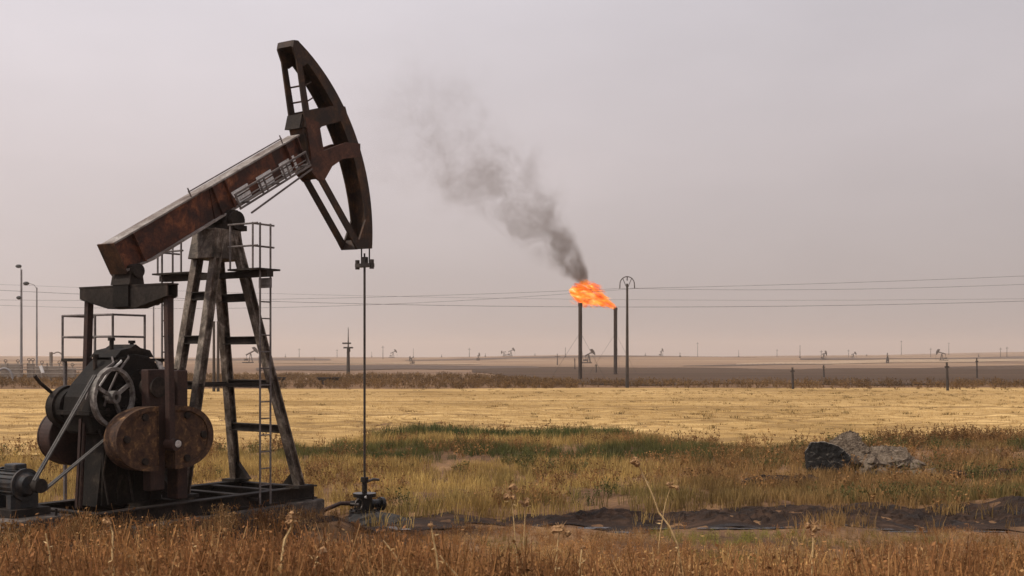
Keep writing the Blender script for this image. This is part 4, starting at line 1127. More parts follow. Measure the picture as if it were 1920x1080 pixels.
MB().bar((-0.22, 0, 2.3), (0.12, 0, 1.3), 0.3, 0.36).build('cowl', M['white'], vt)
def trough(xp, y, w, label):
    x = px(xp, y); z = H(x, y)
    e = empty('low_trough', (x, y, z), 0, label, 'trough', 'dark troughs at the field edge')
    MB().add([(-w / 2, -0.5, 0.95), (w / 2, -0.5, 0.95), (w / 2, 0.5, 0.95), (-w / 2, 0.5, 0.95), (-w * .42, -0.3, 0.55), (w * .42, -0.3, 0.55), (w * .42, 0.3, 0.55), (-w * .42, 0.3, 0.55)],
             [(3, 2, 1, 0), (4, 5, 6, 7), (0, 1, 5, 4), (1, 2, 6, 5), (2, 3, 7, 6), (3, 0, 4, 7)]).build('basin', M['tar'], e)
    for s in (-1, 1): MB().box((s * w * 0.25 - 0.12, -0.2, -0.2), (s * w * 0.25 + 0.12, 0.2, 0.548)).build('leg', M['pole'], e)
trough(616, 150, 2.9, 'flat dark trough at the field edge, between post legs and polished rod')
trough(523, 152, 1.7, 'short dark trough at the field edge just right of the post legs')
# two dark timber posts standing at the field edge seen between the legs
for xp, lb in ((401, 'left'), (409, 'right')):
    yy = 118; x = px(xp, yy); z = H(x, yy)
    e = empty('timber_post', (x, yy, z), 0, lb + ' of two dark timber posts seen between the post legs', 'post', 'timber posts between the legs')
    MB().tube((0, 0, -0.2), (0, 0, 7.0), 0.16, 8, 0.12).build('shaft', M['pole'], e)
    MB().tube((0, 0, 7.0), (0, 0, 7.12), 0.15, 8).build('cap', M['pole'], e)
# field posts on the right
for xp, yy, h_, lb in ((1487, 128, 2.4, 'leftmost of the fence posts at the far edge of the stubble, right'), (1545, 200, 2.2, 'short post in the dark field, second from the left'),
                       (1777, 122, 3.0, 'tallest fence post at the far edge of the stubble'), (1832, 190, 3.4, 'thin post in the dark field near the right edge'),
                       (1078, 330, 3.3, 'thin post in front of the ridge between the flare stacks'), (1118, 260, 2.0, 'short leaning post between the flare stacks')):
    x = px(xp, yy); z = H(x, yy)
    e = empty('fence_post', (x, yy, z), 0.3, lb, 'post', 'posts in the far fields')
    e.rotation_euler = (0.0, 0.04 * math.sin(xp), 0.3)
    MB().tube((0, 0, -0.2), (0, 0, h_), 0.15, 7, 0.11).build('shaft', M['pole'], e)
    MB().box((-0.25, -0.05, h_ * 0.8), (0.25, 0.05, h_ * 0.86)).build('rail_stub', M['pole'], e)

# ------------------------------------------------------------------ far pump jacks and masts
def far_jack(label, x, y, rz, tilt, s=1.0):
    e = empty('pump_jack', (x, y, H(x, y)), rz, label, 'pump jack', 'far pump jacks')
    e.scale = (s, s, s)
    t = R(tilt)
    def q(u, v): return (u * math.cos(t) - v * math.sin(t), 5.2 + u * math.sin(t) + v * math.cos(t))
    MB().box((-4.4, -0.9, 0.0), (1.6, 0.9, 0.7)).build('skid', M['pole'], e)
    for a_, b_ in ((0.9, 0.9), (0.9, -0.9), (-0.9, 0.5), (-0.9, -0.5)):
        MB().bar((a_, b_, 0.7), (a_ * 0.15, b_ * 0.2, 5.1), 0.3, 0.3).build('post_leg', M['pole'], e)
    MB().prism([q(-2.6, 0), q(2.6, 0), q(2.6, 0.7), q(-2.6, 0.7)], -0.22, 0.22).build('walking_beam', M['pole'], e)
    hd = [q(2.4, -0.3), q(2.2, 0.6), q(1.9, 2.5)] + [(4.0 * math.cos(R(a_)), 5.2 + 4.0 * math.sin(R(a_))) for a_ in range(int(tilt) + 34, int(tilt) - 35, -6)]
    MB().prism(hd, -0.25, 0.25).build('horse_head', M['pole'], e)
    zb = q(-2.4, 0)
    MB().bar((zb[0], -0.8, zb[1]), (zb[0], -0.8, 1.6), 0.2, 0.2).build('pitman_arm', M['pole'], e)
    MB().prism([(-3.4, 1.3), (-3.4, 2.4), (-1.4, 2.4), (-1.4, 1.3)], -1.0, 1.0).build('counterweight', M['pole'], e)
    MB().tube((4.0, 0, 0), (4.0, 0, 4.0), 0.07, 6).build('polished_rod', M['pole'], e)
def fj(xp, y, label, rz=0.0, tilt=20, s=1.0): far_jack(label, px(xp, y), y, rz, tilt, s)
fj(737, 1180, 'tiny pump jack on the skyline right of the polished rod', 0.1, 24)
fj(958, 1150, 'tiny pump jack on the skyline left of the flare, head up', 0.2, 22)
fj(945, 1180, 'tiny pump jack on the skyline just left of the head-up one', 2.8, -10, 0.8)
fj(1104, 700, 'small dark pump jack seen between the two flare stacks', 0.3, 26)
fj(1240, 1150, 'tiny pump jack on the skyline right of the curved-top pole', 0.9, 24, 0.9)
fj(470, 560, 'dark pump jack seen through the front legs of the big one', 0.25, 28, 0.9)
fj(1664, 640, 'small pump jack on the upper edge of the dark field, right', 1.3, -15, 0.8)
fj(1766, 700, 'small pump jack near the right edge above the dark field', 2.6, 16, 0.85)
fj(897, 880, 'tiny pump jack below the skyline left of the flare', 1.2, 18, 0.7)
def mast(xp, y, h_, label):
    x = px(xp, y); e = empty('power_mast', (x, y, H(x, y)), 0.2, label, 'mast', 'far power masts')
    MB().tube((0, 0, -0.5), (0, 0, h_), 0.34, 6, 0.16).build('mast_shaft', M['pole'], e)
    MB().box((-1.3, -0.15, h_ - 1.6), (1.3, 0.15, h_ - 1.25)).build('cross_arm', M['pole'], e)
for xp, y, h_, lb in ((1690, 1350, 17, 'far mast on the skyline, second tallest on the right'), (1779, 1400, 15, 'faint far mast on the skyline left of the twin masts'),
                      (1745, 1150, 9, 'short far mast just left of the right-hand skyline pump jack'), (1876, 1100, 9, 'thin left one of the twin masts near the right edge'),
                      (1888, 1080, 10, 'thicker right one of the twin masts near the right edge'), (1308, 1300, 16, 'far mast on the skyline right of the skyline pump jack'),
                      (1457, 1300, 9, 'short far mast on the skyline in the middle right'), (1591, 1200, 8, 'short far mast left of the dark field pump jack'),
                      (880, 1150, 9, 'short far mast on the skyline left of the twin pump jacks'), (718, 1050, 12, 'far mast just left of the skyline pump jack'),
                      (1540, 1000, 7, 'short far mast above the pale strip, right'), (561, 1250, 10, 'faint far mast on the skyline right of the post legs'),
                      (632, 1250, 9, 'faint far mast on the skyline left of the stubby pole'), (1045, 620, 6, 'short dark mast just left of the thicker flare stack')):
    mast(xp, y, h_, lb)

ql = random.Random(77)
ORD = ['first', 'second', 'third', 'fourth', 'fifth', 'sixth', 'seventh', 'eighth', 'ninth', 'tenth', 'eleventh', 'twelfth', 'thirteenth', 'fourteenth']
for k, xp in enumerate((535, 590, 697, 775, 828, 910, 1003, 1060, 1210, 1275, 1385, 1500, 1625, 1835)):
    yy = 900 + ql.uniform(0, 500); x = px(xp, yy); h_ = ql.choice((2.5, 3, 4, 5, 7, 9)) * ql.uniform(.8, 1.2)
    e = empty('thin_mast', (x, yy, H(x, yy)), 0, ORD[k] + ' from the left of the thin bare masts along the skyline', 'mast', 'thin bare masts on the skyline')
    MB().tube((0, 0, -0.5), (0, 0, h_), 0.26, 6, 0.16).build('mast_shaft', M['pole'], e)
    MB().blob((0, 0, h_), (0.3, 0.3, 0.3), 6, 4).build('mast_cap', M['pole'], e)
    MB().box((-0.6, -0.4, -0.3), (0.6, 0.4, 1.2)).build('base_box', M['pole'], e)
fj(1545, 760, 'small pump jack on the pale strip above the dark field', 0.7, 12, 0.75)
fj(772, 620, 'small dark pump jack below the skyline right of the polished rod', 2.2, -12, 0.6)
fj(1600, 1000, 'tiny pump jack on the skyline left of the right-hand ones', 0.2, 20, 0.7)

# ------------------------------------------------------------------ rubble on the right
def chunk(name, mat, loc, poly, y0, y1, rot, label, cat, group=None, seed=0, sub=2, amp=0.06):
    e = empty(name, loc, 0, label, cat, group)
    o = MB().prism(poly, y0, y1).build('body', mat, e, bevel=0.03)
    o.rotation_euler = rot
    m = o.modifiers.new('cut', 'SUBSURF'); m.subdivision_type = 'SIMPLE'; m.levels = m.render_levels = sub + 3
    tx = bpy.data.textures.new(name + '_relief', 'CLOUDS'); tx.noise_scale = 0.16; tx.noise_depth = 3
    d = o.modifiers.new('relief', 'DISPLACE'); d.texture = tx; d.strength = amp * 2; d.mid_level = 0.5; d.texture_coords = 'GLOBAL'
    return e
RY = 35.0
def rp(xp): return px(xp, RY)
# black tarred block, mixed to grey on faces that point up
def tar_mat():
    m, n, l, b = new_mat('tarred_block')
    v = coords(n, l)
    f1 = noise(n, l, v, 3.0, 6, 0.65)
    c = ramp(n, l, f1, [(0.35, (0.006, 0.006, 0.006)), (0.7, (0.022, 0.02, 0.018))])
    gm_ = n.new('ShaderNodeNewGeometry'); sp = n.new('ShaderNodeSeparateXYZ'); l.new(gm_.outputs['True Normal'], sp.inputs[0])
    ad_ = vmath(n, l, 'ADD', sp.outputs['Z'], vmath(n, l, 'MULTIPLY', vmath(n, l, 'SUBTRACT', f1, 0.5), 1.0))
    grey_top = ramp(n, l, ad_, [(0.5, (0, 0, 0)), (0.85, (1, 1, 1))])
    c = mixc(n, l, grey_top, c, (0.16, 0.135, 0.11))
    l.new(c, b.inputs['Base Color']); b.inputs['Roughness'].default_value = 0.85; b.inputs['Specular IOR Level'].default_value = 0.15
    return m
chunk('tarred_block', tar_mat(), (rp(1548), RY - 0.3, H(rp(1548), RY) - 0.05), [(-0.6, 0.1), (-0.66, 0.75), (-0.5, 1.02), (-0.1, 1.04), (0.35, 0.88), (0.62, 0.62), (0.58, 0.12), (0.2, 0.0), (-0.45, 0.0)], -0.5, 0.6, (R(-6), R(0), R(-12)),
      'black tarred block with a grey top at the left of the rubble', 'block', amp=0.045)
SLAB_TX = bpy.data.textures.new('slab_relief', 'CLOUDS'); SLAB_TX.noise_scale = 0.09; SLAB_TX.noise_depth = 4; SLAB_TX.noise_type = 'HARD_NOISE'
def slab(loc, w, d, th, rot, label, seed):
    """broken slab: jagged outline, thickness in layers, flat facets"""
    q = random.Random(seed); e = empty('concrete_slab', loc, 0, label, 'slab')
    for k in range(3):
        n_ = 15; out = []
        for j in range(n_):
            t = 2 * math.pi * j / n_; m = (abs(math.cos(t)) ** 4 + abs(math.sin(t)) ** 4) ** -0.25
            m *= 1 - 0.05 * k + q.uniform(-0.14, 0.08); out.append((w / 2 * m * math.cos(t), d / 2 * m * math.sin(t)))
        z0, z1 = th * k / 3 + 0.004, th * (k + 1) / 3
        vs = [(x, y, z0) for x, y in out] + [(x * q.uniform(.94, 1.02), y * q.uniform(.94, 1.02), z1 + q.uniform(-.02, .02)) for x, y in out] + [(0, 0, z1 + 0.03), (0, 0, z0)]
        fs = [(j, (j + 1) % n_, n_ + (j + 1) % n_, n_ + j) for j in range(n_)] + [(n_ + j, n_ + (j + 1) % n_, 2 * n_) for j in range(n_)] + [((j + 1) % n_, j, 2 * n_ + 1) for j in range(n_)]
        o = MB().add(vs, fs).build('slab_layer', M['rubble'], e); o.rotation_euler = rot
        sm = o.modifiers.new('cut', 'SUBSURF'); sm.subdivision_type = 'SIMPLE'; sm.levels = sm.render_levels = 4
        dm = o.modifiers.new('relief', 'DISPLACE'); dm.texture = SLAB_TX; dm.strength = 0.13; dm.mid_level = 0.5; dm.texture_coords = 'GLOBAL'
slab((rp(1606), RY + 0.9, H(rp(1606), RY + .9) + 0.55), 1.2, 1.3, 0.42, (R(42), R(-22), R(15)), 'rough grey slab propped up behind the black block', 1)
slab((rp(1655), RY + 0.45, H(rp(1655), RY) + 0.36), 2.0, 1.5, 0.3, (R(20), R(-3), R(-5)), 'broad weathered slab of broken concrete right of the black block', 2)
def facet_stone(seed, s):
    q = random.Random(seed); b = MB()
    P = [Vector((q.gauss(0, 1), q.gauss(0, 1), q.gauss(0, 1))).normalized() for _ in range(11)]
    import bmesh
    bm = bmesh.new()
    for p_ in P: bm.verts.new((p_.x * s * q.uniform(.8, 1.4), p_.y * s, p_.z * s * q.uniform(.5, .9)))
    r_ = bmesh.ops.convex_hull(bm, input=bm.verts)
    bmesh.ops.delete(bm, geom=[g_ for g_ in r_['geom_interior'] if isinstance(g_, bmesh.types.BMVert)], context='VERTS')
    bm.verts.index_update()
    b.add([v.co.copy() for v in bm.verts], [[v.index for v in f.verts] for f in bm.faces]); bm.free()
    return b
qq = random.Random(9)
for k in range(44):
    f_ = qq.uniform(0, 1); xx = rp(1598 + 134 * f_); yy = RY - 0.55 + qq.uniform(-0.3, 0.4); s = qq.uniform(0.11, 0.24)
    lift_ = qq.uniform(0, 0.34) * (1 if yy > RY - 0.6 else 0.25)
    st_ = facet_stone(k, s).build('stone', M['rubble'])
    st_.location = (xx, yy, H(xx, yy) + s * 0.35 + lift_); st_.rotation_euler = (qq.uniform(-.4, .4), qq.uniform(-.4, .4), qq.uniform(0, 6))
    tag(st_, 'small grey broken stone heaped under the front of the broad concrete slab', 'stone', 'broken stones heaped at the slab')
for k, (xp_, dy_, s, lb_) in enumerate(((1716, -0.5, 0.34, 'largest angular stone at the right end of the broken slab'), (1700, -0.2, 0.30, 'angular stone leaning on the right end of the broken slab'), (1640, -0.75, 0.26, 'angular stone in front of the middle of the broken slab'))):
    xx = rp(xp_); yy = RY + dy_
    st_ = facet_stone(70 + k, s).build('stone', M['rubble']); st_.location = (xx, yy, H(xx, yy) + s * 0.4); tag(st_, lb_, 'stone')
# dark turned clods near the rubble and the track
for k, (xp, yy, rx, rz_, lb) in enumerate(((1445, 32.6, 0.8, 0.2, 'dark turned clod of earth left of the black block'), (1510, 32.4, 0.5, 0.22, 'small dark clod of earth just in front of the black block'),
                              (1800, 34.4, 0.9, 0.16, 'dark clod of earth right of the rubble'), (1890, 34.8, 0.8, 0.2, 'dark clod of earth at the right edge'), (735, 36.5, 0.7, 0.17, 'dark clod of earth in the grass right of the polished rod'))):
    x = px(xp, yy)
    o = MB().blob((0, 0, 0), (rx, 0.35, rz_), 18, 8, 0.22, 40 + k).build('earth_clod', M['mud'])
    o.location = (x, yy, H(x, yy) + 0.06); tag(o, lb, 'clod', 'dark earth clods')

# ------------------------------------------------------------------ plants
def blades(n_, r, h, w, lean, seed, seg=2, hvar=0.45):
    q = np.random.default_rng(seed); V = []; F = []
    for k in range(n_):
        a = q.uniform(0, 6.283); rr = r * math.sqrt(q.uniform()); bx_, by_ = rr * math.cos(a), rr * math.sin(a)
        ht = h * (1 - hvar * q.uniform()); la = q.uniform(0, 6.283); ln = lean * q.uniform(0.2, 1.0) * ht
        fa = q.uniform(0, 6.283); wx_, wy_ = w * math.cos(fa) / 2, w * math.sin(fa) / 2
        b = len(V)
        V += [(bx_ - wx_, by_ - wy_, -0.03), (bx_ + wx_, by_ + wy_, -0.03)]
        mx, my = bx_ + ln * 0.35 * math.cos(la), by_ + ln * 0.35 * math.sin(la)
        tx_, ty_ = bx_ + ln * math.cos(la), by_ + ln * math.sin(la)
        if seg == 2:
            V += [(mx - wx_ * .8, my - wy_ * .8, ht * 0.55), (mx + wx_ * .8, my + wy_ * .8, ht * 0.55), (tx_, ty_, ht)]
            F += [(b, b + 1, b + 3), (b, b + 3, b + 2), (b + 2, b + 3, b + 4)]
        else:
            V += [(tx_, ty_, ht)]; F += [(b, b + 1, b + 2)]
    return np.array(V), np.array(F)
def weed(seed, h=0.5, r=0.22, stems=7, leaves=32, ls=0.026):
    q = np.random.default_rng(seed); V = []; F = []
    for k in range(stems):
        a = q.uniform(0, 6.283); ln = r * q.uniform(0.2, 1.1); ht = h * q.uniform(0.5, 1.0)
        bx_, by_ = q.normal(0, r * 0.25, 2); tip = np.array([bx_ + ln * math.cos(a), by_ + ln * math.sin(a), ht]); base = np.array([bx_, by_, -0.04])
        fa = q.uniform(0, 6.283); w = np.array([math.cos(fa), math.sin(fa), 0]) * 0.006
        b = len(V); V += [base - w, base + w, tip + w * .5, tip - w * .5]; F += [(b, b + 1, b + 2), (b, b + 2, b + 3)]
        for j in range(leaves // stems):
            t = q.uniform(0.25, 1.0); c = base + (tip - base) * t + q.normal(0, 0.025, 3)
            d1 = q.normal(0, 1, 3); d1 /= np.linalg.norm(d1); d2 = q.normal(0, 1, 3); d2 -= d1 * d1.dot(d2); d2 /= np.linalg.norm(d2)
            s = ls * q.uniform(0.5, 1.4); b = len(V)
            V += [c - d1 * s, c + d2 * s * 0.55, c + d1 * s, c - d2 * s * 0.55]; F += [(b, b + 1, b + 2), (b, b + 2, b + 3)]
    return np.array(V), np.array(F)

def scatter(name, protos, pts, scl, tint, label, cat, vtint=0.15, zscale=None):
    VS, FS, CS = [], [], []; off = 0
    which = rng.integers(0, len(protos), len(pts)); rot = rng.uniform(0, 6.283, len(pts))
    zz = hgt(pts[:, 0], pts[:, 1]); zs = np.ones(len(pts)) if zscale is None else zscale
    for pi, (V, F) in enumerate(protos):
        ix = np.where(which == pi)[0]
        if len(ix) == 0: continue
        c, s = np.cos(rot[ix])[:, None], np.sin(rot[ix])[:, None]; k = scl[ix][:, None]
        x = (V[None, :, 0] * c - V[None, :, 1] * s) * k + pts[ix, 0][:, None]
        y = (V[None, :, 0] * s + V[None, :, 1] * c) * k + pts[ix, 1][:, None]
        z = V[None, :, 2] * k * zs[ix][:, None] + zz[ix][:, None]
        VS.append(np.stack([x, y, z], -1).reshape(-1, 3))
        n_ = len(V); FS.append((F[None] + (np.arange(len(ix)) * n_)[:, None, None]).reshape(-1, 3) + off); off += n_ * len(ix)
        # colour varies from plant to plant and from blade to blade
        bl = 1 + vtint * rng.standard_normal((len(ix), (n_ + 4) // 5, 1))
        bl = np.repeat(bl, 5, axis=1)[:, :n_]
        CS.append((tint[ix][:, None, :] * np.clip(bl, 0.4, 1.7)).reshape(-1, 3))
    return tag(raw_mesh(name, np.concatenate(VS), np.concatenate(FS), M['foliage'], np.clip(np.concatenate(CS), 0.003, 0.85), 'stuff', False), label, cat)

def spots(n_, y0, y1, margin=3.0, spread=0.50, power=2.0):
    """points between the distances y0 and y1, evenly spread over the ground in and around the view"""
    y = (y0 ** power + (y1 ** power - y0 ** power) * rng.uniform(size=n_)) ** (1 / power)
    x = rng.uniform(-1, 1, n_) * (spread * y + margin)
    return np.stack([x, y], 1)
def lerp3(a, b, t): return np.asarray(a)[None] * (1 - t[:, None]) + np.asarray(b)[None] * t[:, None]
def near_pump(p, m=0.15):
    dx_, dy_ = p[:, 0] - OX, p[:, 1] - OY
    u = dx_ * math.cos(A) + dy_ * math.sin(A); v = -dx_ * math.sin(A) + dy_ * math.cos(A)
    return (u > -5.0 - m) & (u < 1.35 + m) & (np.abs(v) < np.where(u < -3.8, 0.72, 1.25) + m)
def on_track(p):
    well = (((p[:, 0] + 2.9) / 2.0) ** 2 + ((p[:, 1] - 24.3) / 1.15) ** 2 < 1) & (rng.uniform(size=len(p)) < 0.93)
    return well | (p[:, 0] > -4.6) & (p[:, 1] > track_lo(p[:, 0]) - 1.15 * ss(-4.6, 0, p[:, 0]) - 0.3) & (p[:, 1] < track_hi(p[:, 0]) - 0.1) & (rng.uniform(size=len(p)) > 0.55 * (vnoise(p[:, 0], p[:, 1], 0.9, 51) > 0.68))

# 1. brown dry weeds on the near bank
weeds = [weed(k, 0.42 + 0.05 * (k % 4)) for k in range(10)]
p = spots(13500, 7.0, 24.3)
p = p[~near_pump(p)]
p = p[~on_track(p)]
nn = vnoise(p[:, 0], p[:, 1], 1.6, 1); n2_ = vnoise(p[:, 0], p[:, 1], 0.5, 2)
t = lerp3((0.11, 0.050, 0.020), (0.45, 0.225, 0.08), np.clip(nn * 0.6 + n2_ * 0.55, 0, 1))
yel = vnoise(p[:, 0], p[:, 1], 2.4, 3) > 0.68
t[yel] = t[yel] * 0.5 + np.array([0.46, 0.29, 0.11]) * 0.5
gm = np.exp(-(((p[:, 0] - 4.2) / 1.3) ** 2 + ((p[:, 1] - 22.9) / 0.9) ** 2)) > 0.35
t[gm] = np.array([0.22, 0.19, 0.045])
oil_d = near_pump(p, 1.0)
t[oil_d] *= 0.62
gm2 = (vnoise(p[:, 0], p[:, 1], 1.8, 31) > 0.74) & (p[:, 1] > 18.5) & (p[:, 0] > -4)
t[gm2] = t[gm2] * 0.3 + np.array([0.15, 0.145, 0.035]) * 0.7
hp = (1 - 0.1 * near_pump(p, 1.4)) * (1 + 0.3 * (1 - ss(12, 18, p[:, 1])))
red = vnoise(p[:, 0], p[:, 1], 0.8, 41) > 0.60
t[red] = t[red] * 0.5 + np.array([0.20, 0.085, 0.035]) * 0.5
pale = vnoise(p[:, 0], p[:, 1], 0.7, 43) > 0.78
t[pale] = t[pale] * 0.5 + np.array([0.52, 0.34, 0.15]) * 0.5
fw = p[:, 1] < 15.5
fine_w = [weed(500 + k, 0.46 + 0.05 * (k % 3), 0.24, 9, 54, 0.016) for k in range(8)]
scl_ = hp * rng.uniform(0.5, 1.1, len(p)) * (1 - 0.6 * ss(16, 22.5, p[:, 1]) * ss(-5, -3, p[:, 0]))
scatter('dry_weeds', fine_w, p[fw], scl_[fw], t[fw], 'fine red-brown dry weeds along the bottom of the picture', 'weeds', 0.35)
scatter('dry_weeds', weeds, p[~fw], scl_[~fw], t[~fw], 'low reddish brown dry weeds covering the near bank', 'weeds', 0.3)
p = spots(6500, 7.0, 24.2)
p = p[~near_pump(p) & ~on_track(p)]
gb_ = [blades(11, 0.14, 0.42, 0.010, 0.7, 20 + k) for k in range(6)]
t = lerp3((0.22, 0.11, 0.043), (0.54, 0.34, 0.14), vnoise(p[:, 0], p[:, 1], 1.1, 5) ** 1.2)
gm = np.exp(-(((p[:, 0] - 4.2) / 1.4) ** 2 + ((p[:, 1] - 22.9) / 1.0) ** 2)) > 0.3
t[gm] = np.array([0.24, 0.22, 0.045])
scatter('dry_grass', gb_, p, rng.uniform(0.5, 1.15, len(p)) * (1 - 0.5 * ss(16, 22.5, p[:, 1]) * ss(-5, -3, p[:, 0])), t, 'thin straw-coloured grass among the weeds on the near bank', 'grass', 0.25)
# 2. rough grass between the pump jack and the stubble
p = spots(21000, 23.8, 54, 4, 0.50)
keep = ~near_pump(p) & ~on_track(p) & (p[:, 1] < field_edge(p[:, 0]) + 0.6 * rng.standard_normal(len(p)))
soil = (vnoise(p[:, 0], p[:, 1], 2.2, 7) > 0.80 - 0.14 * ss(6, 14, p[:, 0])) & (rng.uniform(size=len(p)) < 0.8)
dirt = (p[:, 0] > 11.0) & (np.abs(p[:, 1] - 41.5) < 3.2) & (rng.uniform(size=len(p)) < 0.93)
keep &= ~soil & ~dirt
p = p[keep]
x_, y_ = p[:, 0], p[:, 1]
pxl = 960 + x_ / y_ * FPX
nA = vnoise(x_, y_, 3.0, 8); nB = np.clip(0.55 * vnoise(x_, y_ * 1.6, 2.1, 9) + 0.75 * vnoise(x_, y_ * 2.0, 0.6, 10) - 0.15, 0, 1)
gold = lerp3((0.22, 0.135, 0.042), (0.60, 0.41, 0.14), nB)
olive = lerp3((0.07, 0.062, 0.02), (0.19, 0.15, 0.048), nB)
green = lerp3((0.030, 0.045, 0.014), (0.085, 0.10, 0.028), nB)
brown = lerp3((0.13, 0.072, 0.027), (0.37, 0.225, 0.085), nB)
right = ss(1120, 1330, pxl + 120 * (nA - 0.5))
t = gold * (1 - right[:, None]) + brown * right[:, None]
gz = np.clip(ss(37.5, 39.5, y_ + 2.5 * (nA - 0.5)) * (1 - ss(45, 47, y_)), 0, 1) * (1 - 0.8 * ss(1300, 1500, pxl)) * ss(400, 560, pxl)
t = t * (1 - gz[:, None]) + (0.55 * olive + 0.45 * green) * gz[:, None]
gd = np.exp(-((y_ - 40.2) / 1.1) ** 2) * (1 - ss(1100, 1300, pxl)) * ss(560, 700, pxl)
t = t * (1 - 0.8 * gd[:, None]) + green * 0.8 * gd[:, None]
g2 = ss(48.3, 49.3, y_) * ss(680, 720, pxl) * (1 - ss(1150, 1260, pxl))
t = t * (1 - g2[:, None]) + green * g2[:, None]
g3 = 0.6 * np.exp(-((y_ - 28.0) / 0.8) ** 2) * ss(560, 640, pxl) * (1 - 0.55 * ss(1250, 1500, pxl)) * np.clip(nA * 1.6, 0, 1)
t = t * (1 - g3[:, None]) + olive * g3[:, None]
g4 = np.exp(-(((pxl - 1135) / 70) ** 2 + ((y_ - 29.3) / 1.2) ** 2))
t = t * (1 - g4[:, None]) + green * 1.2 * g4[:, None]
mg = np.clip((vnoise(x_, y_, 2.6, 33) - 0.6) * 5, 0, 1) * (1 - ss(34, 37, y_))
t = t * (1 - 0.4 * mg[:, None]) + olive * 0.4 * mg[:, None]
g5 = np.exp(-(((pxl - 1900) / 110) ** 2 + ((y_ - 29.0) / 1.3) ** 2))
t = t * (1 - g5[:, None]) + green * g5[:, None]
hs = np.where(g2 > 0.5, 1.5, 1.0) * (0.65 + 0.6 * nA)
gr = [blades(13, 0.20, 0.42, 0.016, 0.55, 40 + k) for k in range(8)]
scatter('rough_grass', gr, p, hs * rng.uniform(0.7, 1.15, len(p)), t, 'rough gold, olive and brown grass between track and stubble', 'grass', 0.22)
p = spots(3800, 26.5, 50, 4, 0.50)
p = p[~near_pump(p, 0.4) & ~on_track(p) & (p[:, 1] < field_edge(p[:, 0]) - 0.3) & (vnoise(p[:, 0], p[:, 1], 1.5, 61) + 0.25 * ss(0, 12, p[:, 0]) > 0.62)]
t = lerp3((0.10, 0.052, 0.021), (0.34, 0.18, 0.066), vnoise(p[:, 0], p[:, 1], 0.8, 62))
gq = vnoise(p[:, 0], p[:, 1], 2.0, 63) > 0.74
t[gq] = np.array([0.085, 0.080, 0.026])
scatter('rusty_weeds', [weed(400 + k, 0.46, 0.30, 9, 54, 0.030) for k in range(6)], p, rng.uniform(0.6, 1.3, len(p)), t, 'clumps of rust-brown and green weeds among the rough grass', 'weeds', 0.3)
# 3. stubble and stray tufts on the field
st3 = [blades(9, 0.22, 0.16, 0.02, 0.5, 70 + k, 1) for k in range(5)]
p = spots(26000, 42, 118, 6, 0.50, 1.3)
p[:, 1] = np.round(p[:, 1] / 0.55) * 0.55 + rng.normal(0, 0.05, len(p))
p = p[p[:, 1] > field_edge(p[:, 0]) + 0.3]
t = lerp3((0.27, 0.165, 0.06), (0.58, 0.39, 0.16), vnoise(p[:, 0] * 0.3, p[:, 1], 1.2, 12))
scatter('stubble', st3, p, rng.uniform(0.7, 1.3, len(p)), t, 'short cut straw standing in rows over the golden field', 'stubble', 0.15)
tf = [blades(18, 0.26, 0.20, 0.03, 0.8, 90 + k) for k in range(5)]
p = spots(2000, 43, 128, 6, 0.50, 1.4)
p = p[(p[:, 1] > field_edge(p[:, 0])) & (rng.uniform(size=len(p)) < 0.25 + 0.75 * ss(700, 1500, 960 + p[:, 0] / p[:, 1] * FPX))]
t = lerp3((0.12, 0.085, 0.03), (0.26, 0.17, 0.06), rng.uniform(size=len(p)))
scatter('field_tufts', tf, p, rng.uniform(0.5, 1.3, len(p)), t, 'dark scattered tufts of weed over the stubble', 'tufts', 0.2)
# 4. brown weeds along the edges of the stubble
wd4 = [weed(200 + k, 0.8, 0.45, 9, 54, 0.07) for k in range(6)]
def strip(n_, f0, f1, x0, x1, keepf=None):
    xx = rng.uniform(x0, x1, n_); yy = f0(xx) + (f1(xx) - f0(xx)) * rng.uniform(size=n_)
    q = np.stack([xx, yy], 1)
    return q if keepf is None else q[keepf(q)]
p = strip(7600, lambda x: 129 + 3 * np.sin(x / 9.0), lambda x: 158 + 62 * (1 - ss(-14, 10, x)), -120, 110)
pl = 960 + p[:, 0] / p[:, 1] * FPX
dens = np.where(pl < 1080, 0.95, 0.28)
p = p[rng.uniform(size=len(p)) < dens]
t = lerp3((0.075, 0.042, 0.018), (0.21, 0.12, 0.046), vnoise(p[:, 0], p[:, 1], 6, 14))
scatter('hedge_weeds', wd4, p, rng.uniform(0.7, 1.35, len(p)), t, 'brown dry weeds lining the far edge of the stubble', 'weeds', 0.25)
p = strip(1500, lambda x: field_edge(x) - 0.6, lambda x: field_edge(x) + 1.6, -26, 32)
pl = 960 + p[:, 0] / p[:, 1] * FPX
p = p[(rng.uniform(size=len(p)) < np.where(pl > 1640, 1.0, 0.16))]
t = lerp3((0.10, 0.055, 0.022), (0.24, 0.125, 0.045), rng.uniform(size=len(p)))
scatter('edge_weeds', [weed(300 + k, 0.62, 0.35, 8, 56, 0.04) for k in range(5)], p, rng.uniform(0.6, 1.2, len(p)), t, 'reddish dry weeds along the near edge of the stubble, thickest at right', 'weeds', 0.25)

